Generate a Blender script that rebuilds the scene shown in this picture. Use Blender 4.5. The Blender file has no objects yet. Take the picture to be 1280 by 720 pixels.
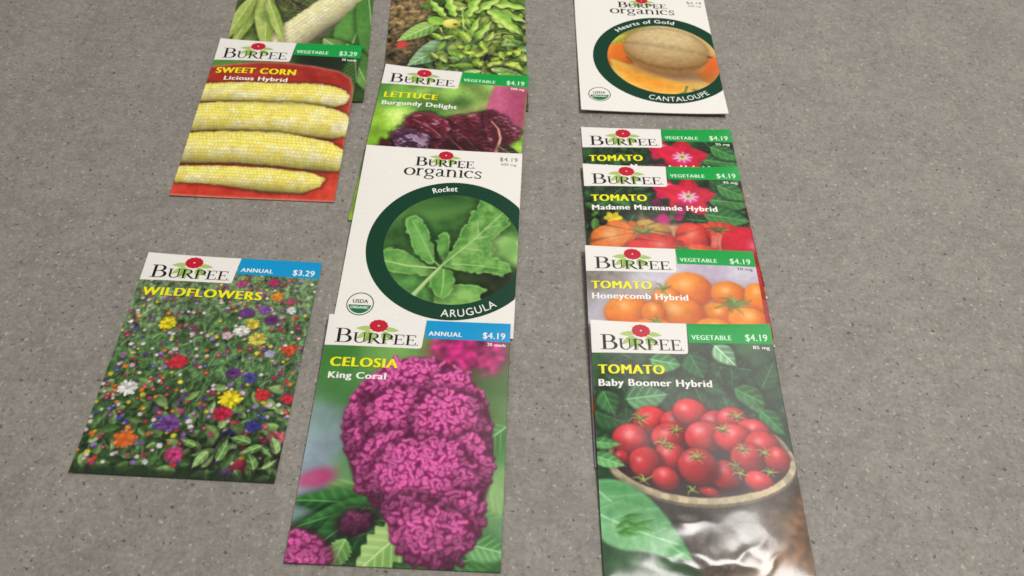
# Seed packets laid out in three columns on a grey speckled stone tabletop.
import bpy, math, random
import numpy as np
from mathutils import Matrix, Vector

scene = bpy.context.scene
col = scene.collection

# ------------------------------------------------------------------ camera
CAM = np.array((0.0, -0.25246577, 0.33879306))
fw = Vector((0.0, 0.5975296, -0.80184685))
rt = Vector((0.99790412, 0.05188741, 0.03866607))
up = Vector((-0.06470988, 0.80016628, 0.59627725))
cd = bpy.data.cameras.new('camera')
cd.sensor_width = 36.0
cd.lens = 1106.89 / 1280 * 36.0
cd.clip_start = 0.01
cd.clip_end = 50.0
cd.dof.use_dof = True
cd.dof.focus_distance = 0.43
cd.dof.aperture_fstop = 15.0
cam = bpy.data.objects.new('camera', cd)
col.objects.link(cam)
M3 = Matrix((rt, up, -fw)).transposed()
cam.matrix_world = Matrix.Translation(Vector(CAM)) @ M3.to_4x4()
scene.camera = cam
scene.render.resolution_x, scene.render.resolution_y = 1024, 576
scene.cycles.filter_width = 1.6

# ------------------------------------------------------------------ light (indoor room light)
world = bpy.data.worlds.new('World')
scene.world = world
world.use_nodes = True
bg = world.node_tree.nodes['Background']
bg.inputs[0].default_value = (1.0, 0.965, 0.92, 1)
bg.inputs[1].default_value = 0.19


def area(name, loc, target, sx, sy, power, colr):
    l = bpy.data.lights.new(name, 'AREA')
    l.shape = 'RECTANGLE'
    l.size, l.size_y, l.energy, l.color = sx, sy, power, colr
    o = bpy.data.objects.new(name, l)
    col.objects.link(o)
    o.location = loc
    o.rotation_euler = (Vector(target) - Vector(loc)).to_track_quat('-Z', 'Y').to_euler()
    return o


area('ceiling_light', (0.38, 0.07, 1.0), (0.05, 0.0, 0), 0.22, 0.22, 7.2, (1.0, 0.97, 0.92))
area('far_ceiling_light', (0.62, 1.02, 1.8), (0.08, 0.05, 0), 1.10, 0.70, 11.0, (1.0, 0.97, 0.92))
area('left_fill_light', (-1.5, -0.25, 1.6), (-0.05, 0.05, 0), 1.0, 1.0, 6.0, (1.0, 0.97, 0.94))  # soft fill lamp added on the left, no visible source there

scene.view_settings.view_transform = 'Standard'
scene.view_settings.look = 'None'
scene.view_settings.exposure = 0.0
scene.view_settings.gamma = 1.0


# ------------------------------------------------------------------ small helpers
def s2l(c):
    c = np.asarray(c, float)
    return np.where(c <= 0.04045, c / 12.92, ((c + 0.055) / 1.055) ** 2.4)


def C(r, g, b):
    return np.array((r, g, b), float) / 255.0


def tag(o, label=None, cat=None, group=None, kind=None):
    if label: o['label'] = label
    if cat: o['category'] = cat
    if group: o['group'] = group
    if kind: o['kind'] = kind
    return o


# ------------------------------------------------------------------ materials
def ink(name, rgb, rough=0.42, coat=0.25, var=0.05):
    m = bpy.data.materials.new(name)
    m.use_nodes = True
    nt = m.node_tree
    p = nt.nodes['Principled BSDF']
    lin = s2l(rgb)
    n = nt.nodes.new('ShaderNodeTexNoise')
    n.inputs['Scale'].default_value = 420.0
    n.inputs['Detail'].default_value = 3.0
    tc = nt.nodes.new('ShaderNodeTexCoord')
    nt.links.new(tc.outputs['Object'], n.inputs['Vector'])
    mix = nt.nodes.new('ShaderNodeMix')
    mix.data_type = 'RGBA'
    mix.inputs['A'].default_value = (*(lin * (1 - var)), 1)
    mix.inputs['B'].default_value = (*np.minimum(lin * (1 + var), 0.95), 1)
    nt.links.new(n.outputs['Fac'], mix.inputs['Factor'])
    nt.links.new(mix.outputs['Result'], p.inputs['Base Color'])
    p.inputs['Roughness'].default_value = rough
    p.inputs['Specular IOR Level'].default_value = 0.2
    p.inputs['Coat Weight'].default_value = coat
    p.inputs['Coat Roughness'].default_value = 0.22
    return m


def printed(name, rough, coat, coat_rough, bump):
    m = bpy.data.materials.new(name)
    m.use_nodes = True
    nt = m.node_tree
    p = nt.nodes['Principled BSDF']
    a = nt.nodes.new('ShaderNodeAttribute')
    a.attribute_name = 'print'
    tc = nt.nodes.new('ShaderNodeTexCoord')
    n = nt.nodes.new('ShaderNodeTexNoise')
    n.inputs['Scale'].default_value = 900.0
    n.inputs['Detail'].default_value = 2.0
    nt.links.new(tc.outputs['Object'], n.inputs['Vector'])
    mr = nt.nodes.new('ShaderNodeMapRange')
    mr.inputs['To Min'].default_value = 0.93
    mr.inputs['To Max'].default_value = 1.07
    nt.links.new(n.outputs['Fac'], mr.inputs['Value'])
    mx = nt.nodes.new('ShaderNodeVectorMath')
    mx.operation = 'SCALE'
    nt.links.new(a.outputs['Color'], mx.inputs[0])
    nt.links.new(mr.outputs['Result'], mx.inputs['Scale'])
    nt.links.new(mx.outputs['Vector'], p.inputs['Base Color'])
    b = nt.nodes.new('ShaderNodeBump')
    b.inputs['Strength'].default_value = bump
    b.inputs['Distance'].default_value = 0.0002
    n2 = nt.nodes.new('ShaderNodeTexNoise')
    n2.inputs['Scale'].default_value = 60.0
    n2.inputs['Detail'].default_value = 4.0
    nt.links.new(tc.outputs['Object'], n2.inputs['Vector'])
    nt.links.new(n2.outputs['Fac'], b.inputs['Height'])
    nt.links.new(b.outputs['Normal'], p.inputs['Normal'])
    nt.links.new(b.outputs['Normal'], p.inputs['Coat Normal'])
    p.inputs['Roughness'].default_value = rough
    p.inputs['Specular IOR Level'].default_value = 0.2
    p.inputs['Coat Weight'].default_value = coat
    p.inputs['Coat Roughness'].default_value = coat_rough
    return m


M_GLOSS = printed('glossy_printed_paper', 0.5, 0.35, 0.2, 0.25)
M_CRUMPLED = printed('crumpled_glossy_printed_paper', 0.45, 0.5, 0.12, 0.3)
M_MATTE = printed('matte_printed_paper', 0.7, 0.0, 0.4, 0.15)
I_WHITE = ink('white_paper_print', C(238, 234, 229), 0.5, 0.15, 0.015)
I_GREEN = ink('green_band_ink', C(14, 160, 68))
I_BLUE = ink('blue_band_ink', C(8, 150, 208))
I_BLACK = ink('black_ink', C(26, 24, 24))
I_GREY = ink('grey_ink', C(88, 86, 84))
I_YELLOW = ink('yellow_title_ink', C(248, 238, 22))
I_SHADOW = ink('dark_title_shadow_ink', C(30, 52, 20))
I_LETTER = ink('white_lettering_ink', C(244, 243, 238), 0.5, 0.15, 0.01)
I_MINT = ink('pale_lettering_ink', C(214, 246, 220), 0.5, 0.15, 0.01)
I_RED = ink('red_flower_ink', C(200, 28, 52))
I_DRED = ink('dark_red_flower_ink', C(160, 18, 44))
I_DOT = ink('flower_centre_ink', C(246, 214, 190))
I_LEAF = ink('pale_leaf_ink', C(172, 198, 112))
I_LEAF2 = ink('mid_leaf_ink', C(140, 176, 84))
I_RING = ink('dark_green_ring_ink', C(8, 60, 40), 0.6, 0.03)
I_SEAL = ink('seal_green_ink', C(24, 112, 66), 0.55, 0.08)
I_SEALB = ink('seal_brown_ink', C(70, 74, 58), 0.55, 0.08)


def table_material():
    m = bpy.data.materials.new('speckled_grey_stone')
    m.use_nodes = True
    nt = m.node_tree
    N, L = nt.nodes.new, nt.links.new
    p = nt.nodes['Principled BSDF']
    tc = N('ShaderNodeTexCoord')

    def noise(scale, detail, rough=0.55, off=0.0):
        mp = N('ShaderNodeMapping')
        mp.inputs['Location'].default_value = (off, off * 1.7, 0)
        L(tc.outputs['Object'], mp.inputs['Vector'])
        n = N('ShaderNodeTexNoise')
        n.inputs['Scale'].default_value = scale
        n.inputs['Detail'].default_value = detail
        n.inputs['Roughness'].default_value = rough
        L(mp.outputs['Vector'], n.inputs['Vector'])
        return n.outputs['Fac']

    def ramp(fac, a, b, ca, cb):
        r = N('ShaderNodeValToRGB')
        r.color_ramp.elements[0].position, r.color_ramp.elements[1].position = a, b
        r.color_ramp.elements[0].color = (*ca, 1)
        r.color_ramp.elements[1].color = (*cb, 1)
        L(fac, r.inputs['Fac'])
        return r.outputs['Color']

    def mix(kind, f, a, b):
        x = N('ShaderNodeMix')
        x.data_type = 'RGBA'
        x.blend_type = kind
        if isinstance(f, float): x.inputs['Factor'].default_value = f
        else: L(f, x.inputs['Factor'])
        L(a, x.inputs['A'])
        if isinstance(b, tuple): x.inputs['B'].default_value = (*b, 1)
        else: L(b, x.inputs['B'])
        return x.outputs['Result']
    base = ramp(noise(30, 4), 0.25, 0.75, s2l(C(135, 131, 125)), s2l(C(150, 145, 138)))
    c = mix('MULTIPLY', 1.0, base, ramp(noise(500, 5, 0.75, 3.1), 0.30, 0.70, (0.72, 0.72, 0.72), (1.21, 1.21, 1.21)))
    c = mix('MULTIPLY', 1.0, c, ramp(noise(160, 3, 0.6, 9.0), 0.34, 0.66, (0.89, 0.89, 0.89), (1.10, 1.095, 1.09)))
    light = ramp(noise(430, 3, 0.55, 5.2), 0.625, 0.665, (0, 0, 0), (0.85, 0.85, 0.85))
    c = mix('MIX', light, c, tuple(s2l(C(182, 172, 160))))
    dark = ramp(noise(400, 3, 0.55, 12.7), 0.64, 0.68, (0, 0, 0), (0.8, 0.8, 0.8))
    c = mix('MIX', dark, c, tuple(s2l(C(78, 71, 66))))
    L(c, p.inputs['Base Color'])
    L(ramp(noise(200, 4, 0.6, 2.0), 0.3, 0.7, (0.42,) * 3, (0.62,) * 3), p.inputs['Roughness'])
    p.inputs['Specular IOR Level'].default_value = 0.22
    b = N('ShaderNodeBump')
    b.inputs['Strength'].default_value = 0.12
    b.inputs['Distance'].default_value = 0.0003
    L(noise(500, 4, 0.6, 7.0), b.inputs['Height'])
    L(b.outputs['Normal'], p.inputs['Normal'])
    return m


# ------------------------------------------------------------------ tabletop
tm = bpy.data.meshes.new('tabletop')
hx, y0, y1, th = 0.85, -0.55, 0.75, 0.03
vv = [(-hx, y0, -th), (hx, y0, -th), (hx, y1, -th), (-hx, y1, -th), (-hx, y0, 0), (hx, y0, 0), (hx, y1, 0), (-hx, y1, 0)]
tm.from_pydata(vv, [], [(3, 2, 1, 0), (4, 5, 6, 7), (0, 1, 5, 4), (1, 2, 6, 5), (2, 3, 7, 6), (3, 0, 4, 7)])
tm.materials.append(table_material())
tab = bpy.data.objects.new('tabletop', tm)
col.objects.link(tab)
bv = tab.modifiers.new('edge', 'BEVEL')
bv.width, bv.segments = 0.004, 3
tag(tab, kind='structure')

# ------------------------------------------------------------------ printing: a packet front is computed as colours on its mesh
WMM = 83.0


def sig(x):
    return 1.0 / (1.0 + np.exp(-np.clip(x, -40, 40)))


class Print:
    def __init__(s, H, seed, step=0.27):
        s.H = H
        s.nu, s.nv = int(WMM / step) + 1, int(H / step) + 1
        s.x, s.y = np.linspace(0, WMM, s.nu), np.linspace(0, H, s.nv)
        s.X, s.Y = np.meshgrid(s.x, s.y)
        s.c = np.zeros((s.nv, s.nu, 3))
        s.r = np.random.default_rng(seed)
        s.step = WMM / (s.nu - 1)

    def field(s, L):
        n = s.r.normal(size=(s.nv, s.nu))
        fy, fx = np.fft.fftfreq(s.nv, s.step)[:, None], np.fft.fftfreq(s.nu, s.step)[None, :]
        f = np.fft.ifft2(np.fft.fft2(n) * np.exp(-2 * (math.pi * L * 0.4) ** 2 * (fx ** 2 + fy ** 2))).real
        return (f - f.mean()) / (f.std() + 1e-9)

    def fbm(s, L, n=4):
        return sum(s.field(L / 2 ** k) * 0.6 ** k for k in range(n)) / 1.25

    def labyrinth(s, lam, it=5):
        """worm-like folds of spacing lam (mm)"""
        f = np.hypot(np.fft.fftfreq(s.nv, s.step)[:, None], np.fft.fftfreq(s.nu, s.step)[None, :])
        k = np.exp(-((f - 1 / lam) / (0.42 / lam)) ** 2)
        a = s.r.normal(size=(s.nv, s.nu))
        for _ in range(it):
            a = np.fft.ifft2(np.fft.fft2(a) * k).real
            a = np.tanh(2.2 * a / (a.std() + 1e-9))
        return a

    def blur(s, L):
        fy, fx = np.fft.fftfreq(2 * s.nv, s.step)[:, None], np.fft.fftfreq(2 * s.nu, s.step)[None, :]
        g = np.exp(-2 * (math.pi * L * 0.4) ** 2 * (fx ** 2 + fy ** 2))
        for k in range(3):
            a = s.c[..., k]
            a = np.block([[a, a[:, ::-1]], [a[::-1], a[::-1, ::-1]]])
            s.c[..., k] = np.fft.ifft2(np.fft.fft2(a) * g).real[:s.nv, :s.nu]

    def sl(s, x0, y0, x1, y1):
        i0, i1 = np.searchsorted(s.x, (x0, x1))
        j0, j1 = np.searchsorted(s.y, (y0, y1))
        return slice(max(j0 - 1, 0), j1 + 1), slice(max(i0 - 1, 0), i1 + 1)

    def put(s, q, m, c, a=1.0):
        m = (m * a)[..., None]
        s.c[q] = s.c[q] * (1 - m) + np.asarray(c) * m

    def mesh_bg(s, pts, power=2.0):
        """smooth background from (x, y, colour) anchors"""
        w = np.zeros_like(s.X)
        acc = np.zeros_like(s.c)
        for x, y, c in pts:
            k = 1.0 / (((s.X - x) ** 2 + (s.Y - y) ** 2) / 100 + 0.4) ** power
            w += k
            acc += k[..., None] * c
        s.c = acc / w[..., None]

    def loc(s, cx, cy, rx, ry, rot):
        R = max(rx, ry) * 1.25 + 2
        q = s.sl(cx - R, cy - R, cx + R, cy + R)
        dx, dy = s.X[q] - cx, s.Y[q] - cy
        ca, sa = math.cos(rot), math.sin(rot)
        return q, (dx * ca + dy * sa) / rx, (-dx * sa + dy * ca) / ry

    def spot(s, cx, cy, rx, ry, c, rot=0.0, soft=0.4, a=1.0):
        q, lx, ly = s.loc(cx, cy, rx + 2.5 * soft, ry + 2.5 * soft, rot)
        k = (rx + 2.5 * soft) / rx
        k2 = (ry + 2.5 * soft) / ry
        m = sig((1 - np.hypot(lx * k, ly * k2)) * min(rx, ry) / (soft * 0.5))
        s.put(q, m, c, a)

    def ball(s, cx, cy, rx, ry, base, dark, hi, rot=0.0, hl=(-0.35, -0.45), gl=0.8, hs=0.05, soft=0.35, ribs=0, rc=(0, 0)):
        q, lx, ly = s.loc(cx, cy, rx, ry, rot)
        if q[0].start >= s.nv or q[1].start >= s.nu or lx.size == 0: return
        if ribs:
            an = np.arctan2(ly - rc[1], lx - rc[0])
            rr = np.hypot(lx - rc[0], ly - rc[1])
            rib = np.abs(np.sin(an * ribs / 2 + 0.6 * np.sin(an * 2)))
            r = np.hypot(lx, ly) * (1.05 - 0.09 * rib)
        else:
            r = np.hypot(lx, ly)
        nz = np.sqrt(np.clip(1 - r * r, 0, 1))
        d = np.clip(-lx * 0.38 - ly * 0.55 + nz * 0.74, 0, 1)
        k = np.clip(d * 1.15 + 0.02, 0, 1)[..., None]
        cc = np.asarray(dark) * (1 - k) + np.asarray(base) * k
        if ribs:
            groove = np.clip(1 - rib * 2.4, 0, 1) * np.clip(rr * 1.6, 0, 1)
            cc = cc * (1 - 0.35 * groove[..., None])
        h = np.exp(-((lx - hl[0]) ** 2 + (ly - hl[1]) ** 2) / hs) * gl
        cc = cc * (1 - h[..., None]) + np.asarray(hi) * h[..., None]
        s.put(q, sig((1 - r) * min(rx, ry) / (soft * 0.5)), cc)

    def leaf(s, x, y, ang, L, Wd, c1, c2, vein=None, serr=0.0, sn=9, soft=0.35, sp=3.2, shadow=0.0, curve=0.0, a=1.0, vs=0.5):
        R = L + 3
        q = s.sl(x - R, y - R, x + R, y + R)
        if s.X[q].size == 0: return
        dx, dy = s.X[q] - x, s.Y[q] - y
        ca, sa = math.cos(ang), math.sin(ang)
        t = (dx * ca + dy * sa) / L
        v = -dx * sa + dy * ca - curve * L * t * t
        tc = np.clip(t, 0, 1)
        w = Wd * np.sin(math.pi * tc ** 0.72) ** 0.85
        if serr: w = w * (1 + serr * np.sin(tc * sn * 6.283 + np.sign(v)))
        inside = np.minimum(w - np.abs(v), np.minimum(t, 1 - t) * L + 0.4)
        if shadow:
            s.c[q] *= 1 - shadow * sig((inside + 1.6) / 0.7)[..., None]
        side = 0.5 + 0.38 * np.tanh(v / (0.25 * Wd)) + 0.15 * np.cos(6.283 * (t * L - np.abs(v) * 0.9) / sp)
        side = np.clip(side, 0, 1)[..., None]
        cc = np.asarray(c1) * side + np.asarray(c2) * (1 - side)
        if vein is not None:
            ve = np.maximum(sig((0.03 * Wd + 0.22 * (1 - tc) - np.abs(v)) / 0.1),
                            vs * np.clip(np.cos(6.283 * (t * L - np.abs(v) * 0.9) / sp) * 6 - 5, 0, 1))
            cc = cc * (1 - ve[..., None]) + np.asarray(vein) * ve[..., None]
        s.put(q, sig(inside / (soft * 0.5)), cc, a)

    def stroke(s, pts, w0, w1, c, soft=0.3, a=1.0):
        P = np.asarray(pts, float)
        R = max(w0, w1) + 2 * soft + 0.5
        q = s.sl(P[:, 0].min() - R, P[:, 1].min() - R, P[:, 0].max() + R, P[:, 1].max() + R)
        if s.X[q].size == 0: return
        best = np.full(s.X[q].shape, -1e9)
        n = len(P) - 1
        for k in range(n):
            ax, ay = P[k]
            bx, by = P[k + 1] - P[k]
            t = np.clip(((s.X[q] - ax) * bx + (s.Y[q] - ay) * by) / (bx * bx + by * by + 1e-9), 0, 1)
            w = w0 + (w1 - w0) * (k + t) / n
            best = np.maximum(best, w * 0.5 - np.hypot(s.X[q] - ax - t * bx, s.Y[q] - ay - t * by))
        s.put(q, sig(best / (soft * 0.5)), c, a)

    def poly_sd(s, pts):
        """signed distance inside a polygon (mm), over the whole print"""
        P = np.asarray(pts, float)
        d = np.full(s.X.shape, 1e9)
        ins = np.zeros(s.X.shape, bool)
        for k in range(len(P)):
            ax, ay = P[k]
            ex, ey = P[(k + 1) % len(P)]
            bx, by = ex - ax, ey - ay
            t = np.clip(((s.X - ax) * bx + (s.Y - ay) * by) / (bx * bx + by * by + 1e-9), 0, 1)
            d = np.minimum(d, np.hypot(s.X - ax - t * bx, s.Y - ay - t * by))
            if abs(by) > 1e-9:
                ins ^= ((s.Y >= min(ay, ey)) & (s.Y < max(ay, ey)) & (s.X < ax + (s.Y - ay) / by * bx))
        return np.where(ins, d, -d)

    @staticmethod
    def smooth(pts, n=2):
        P = np.asarray(pts, float)
        for _ in range(n):
            Q = np.roll(P, -1, 0)
            P = np.stack([.75 * P + .25 * Q, .25 * P + .75 * Q], 1).reshape(-1, 2)
        return P

    def calyx(s, cx, cy, r, n, c, a0=0.0, flat=0.7, dark=None):
        for k in range(n):
            an = a0 + k * 6.283 / n + s.r.uniform(-0.25, 0.25)
            l = r * s.r.uniform(0.7, 1.15)
            ex, ey = cx + l * math.cos(an), cy + l * math.sin(an) * flat
            mx, my = cx + 0.55 * l * math.cos(an + 0.25), cy + 0.55 * l * math.sin(an + 0.25) * flat - 0.12 * r
            if dark is not None: s.stroke([(cx, cy + 0.35), (mx, my + 0.5), (ex, ey + 0.4)], r * 0.22, 0.2, dark, a=0.6)
            s.stroke([(cx, cy), (mx, my), (ex, ey)], r * 0.2, 0.15, np.clip(c * s.r.uniform(0.8, 1.2), 0, 1))

    def leaves(s, n, x0, y0, x1, y1, Ls, ratio, pal, vein=None, serr=0.0, shadow=0.3, soft=0.4, ang=None, a=1.0):
        for _ in range(n):
            L = s.r.uniform(*Ls)
            c1 = pal[s.r.integers(len(pal))]
            s.leaf(s.r.uniform(x0, x1), s.r.uniform(y0, y1), s.r.uniform(*(ang or (0, 6.283))), L, L * ratio * s.r.uniform(0.7, 1.2),
                   np.clip(c1 * s.r.uniform(0.9, 1.15), 0, 1), c1 * s.r.uniform(0.6, 0.8), vein, serr, shadow=shadow, soft=soft,
                   curve=s.r.uniform(-0.2, 0.2), a=a)

    def tone(s, L, amt):
        s.c = np.clip(s.c * (1 + amt * s.fbm(L)[..., None]), 0, 1)


# ---- the pictures --------------------------------------------------------------------------------
def pic_celosia(H):
    p = Print(H, 11)
    G = C(70, 118, 62)
    p.mesh_bg([(5, 20, C(62, 122, 50)), (30, 18, C(110, 160, 78)), (10, 38, C(70, 126, 62)), (4, 52, C(126, 152, 150)), (6, 66, C(146, 166, 178)),
               (4, 78, C(138, 160, 168)), (20, 76, C(96, 150, 92)), (60, 20, C(110, 90, 60)), (80, 30, C(72, 110, 52)), (80, 45, C(92, 126, 70)),
               (81, 60, C(70, 128, 62)), (80, 80, C(128, 168, 104)), (80, 96, C(92, 140, 90)), (70, 112, C(44, 92, 44)), (40, 112, C(58, 100, 52)), (20, 112, C(60, 104, 60))], 2.2)
    p.tone(14, 0.05)
    # out-of-focus flower behind, top right
    f = p.field(2.6)
    for cx, cy, rx, ry in ((58, 16, 9, 7), (66, 14, 10, 9), (75, 17, 8, 9), (64, 20, 9, 6)):
        q, lx, ly = p.loc(cx, cy, rx * 1.3, ry * 1.3, 0)
        m = sig((1 - np.hypot(lx, ly) * 1.3) * 6 + f[q] * 0.5)
        p.put(q, m, C(168, 34, 104) * (1 + 0.16 * f[q][..., None]))
    p.leaf(83, 52, 2.4, 26, 7, C(96, 150, 84), C(60, 116, 56), C(150, 190, 130), soft=1.4)
    p.leaf(82, 92, -2.6, 18, 6, C(150, 184, 120), C(96, 146, 84), soft=1.4)
    lo, mid, hi = C(116, 12, 72), C(200, 58, 136), C(240, 150, 206)
    big = p.fbm(8, 2)

    head = p.smooth([(15.5, 54), (17, 44), (22, 35), (30, 27), (38, 21.5), (48, 21), (58, 25), (66, 32), (72, 41), (76, 52), (77, 64), (77.5, 76), (74.5, 86), (74, 97), (69, 107), (60, 113.5), (50, 111.5), (42, 104), (38.5, 96), (35, 88), (27, 84), (21.5, 77), (19, 69), (17, 62)])
    inside = p.poly_sd(head) + 1.6

    def crest(cx, cy, rx, ry, rot, br, sc=1.0):
        """a lobe of the crested head, packed with curled folds"""
        q0, lx0, ly0 = p.loc(cx, cy, rx * 1.2, ry * 1.2, rot)
        edge = (1 - np.hypot(lx0, ly0) * 1.2) * min(rx, ry)
        keep = sig((inside[q0] - .6) / .4) if sc == 1.0 else 1.0
        p.put(q0, sig((edge + 1.6) / .8) * keep, lo * .62 * br, .85)
        p.put(q0, sig((edge - .5) / .4) * keep, lo * br)
        ca, sa = math.cos(rot), math.sin(rot)
        sp = 2.9 * sc
        pts = []
        for gy_ in np.arange(-ry, ry + .1, sp * .8):
            for gx_ in np.arange(-rx, rx + .1, sp):
                ax, ay = gx_ + p.r.uniform(-1.2, 1.2), gy_ + p.r.uniform(-1.0, 1.0)
                r = math.hypot(ax / rx, ay / ry)
                if r < 1.0: pts.append((ay + p.r.uniform(-2.5, 2.5), ax, ay, r))
        pts.sort()
        for _, ax, ay, r in pts:
            x, y = cx + ax * ca - ay * sa, cy + ax * sa + ay * ca
            if not (-2 < x < 85): continue
            ii, jj = min(max(int(x / p.step), 0), p.nu - 1), min(max(int(y / p.step), 0), p.nv - 1)
            if sc == 1.0 and inside[jj, ii] < .3: continue
            d = br * (.57 + .49 * math.sqrt(max(1 - r * r, 0)) - .22 * ay / ry) + .09 * big[jj, ii] + p.r.uniform(-.14, .12)
            d = min(max(d + .16 - .2 * y / 100, .34), 1.14)
            a = p.r.uniform(0, 6.283)
            R = p.r.uniform(.55, .95) * sc
            kx = p.r.uniform(-1, 1)
            path, h = [], np.array((x, y))
            for q_ in range(p.r.integers(6, 11)):
                path.append(h)
                h = h + R * np.array((math.cos(a), math.sin(a) * .85))
                kx = np.clip(kx + p.r.uniform(-.8, .8), -1.3, 1.3)
                a += kx
            P = np.array(path)
            P += np.array((x, y)) - P.mean(0)
            w = p.r.uniform(1.15, 1.6) * sc
            p.stroke(P + (.10, .40), w + .8, w + .7, lo * (.38 + .45 * d), .45, .95)
            p.stroke(P, w, w * .95, mid * d * 1.05, .35)
            p.stroke(P + (-.08, -.22), w * .62, w * .5, hi * min(d * 1.03, 1.02), .7, .7)
    # leaves, lower left
    p.leaf(24, 82, 2.6, 20, 6.5, C(122, 178, 100), C(84, 146, 72), C(160, 200, 130), soft=0.8)
    p.spot(8, 79, 6, 3.6, C(176, 50, 104), -0.3, 2.0)
    p.spot(4, 80, 5, 2.6, C(190, 84, 130), -0.3, 1.6)
    for a, L, w, y in ((3.35, 40, 6.0, 92), (3.12, 42, 6.5, 96), (2.85, 40, 7.0, 99), (3.0, 36, 5.5, 90)):
        p.leaf(37, y, a, L, w, C(58, 126, 56), C(22, 72, 30), C(116, 172, 100), shadow=0.35, sp=5.0, curve=-0.14, soft=0.5, vs=0.25)
    p.leaf(28, 91, 2.3, 28, 6.5, C(44, 108, 46), C(16, 58, 24), C(96, 152, 84), shadow=0.35, sp=5, curve=0.1, soft=0.5, vs=0.2)
    crest(25, 97, 6, 4, -.3, .5, .7)
    p.leaf(46, 98, 2.35, 27, 8.0, C(172, 206, 126), C(120, 168, 84), C(206, 226, 164), serr=0.13, sn=6, shadow=0.35, sp=4.2)
    p.leaf(22, 104, 1.9, 14, 4.5, C(132, 184, 100), C(88, 140, 66), C(170, 204, 130), serr=0.1, shadow=0.3)
    crest(3, 111, 14, 9, .25, .95, .85)
    p.leaf(64, 112, -0.3, 24, 6, C(66, 130, 60), C(30, 88, 38), C(120, 170, 100), soft=0.7)
    p.leaf(66, 103, 0.2, 22, 6, C(120, 176, 110), C(70, 130, 66), C(170, 210, 150), soft=0.9, shadow=0.2)
    # the flower head: lobes packed with small curled folds, back to front
    lobes = [(64, 46, 12.5, 24, 0.1, .90), (21, 50, 9.5, 18, 0.0, .86), (19, 46, 8, 12, 0.2, .96), (24, 62, 7.5, 10, 0, .86), (31, 36, 13, 12, 0, .96), (44, 34, 24, 13, 0.05, 1.0),
             (61, 40, 14, 14, 0.3, .98), (69, 58, 7.5, 18, -0.1, .88), (38, 52, 15, 16, 0.2, 1.0), (57, 52, 15, 16, 0, 1.0), (33, 73, 11.5, 16, 0.25, .94), (67, 74, 9.5, 17, 0.1, .92),
             (50, 78, 22, 19, 0.0, .98), (66, 94, 10.5, 12, 0.2, .84), (47, 96, 11.5, 11, -0.2, .88), (57, 102, 15.5, 12.5, 0.05, .93)]
    for lobe in lobes: crest(*lobe)
    p.c[..., 0] = np.clip(p.c[..., 0], 0, 1)
    return p


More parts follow.
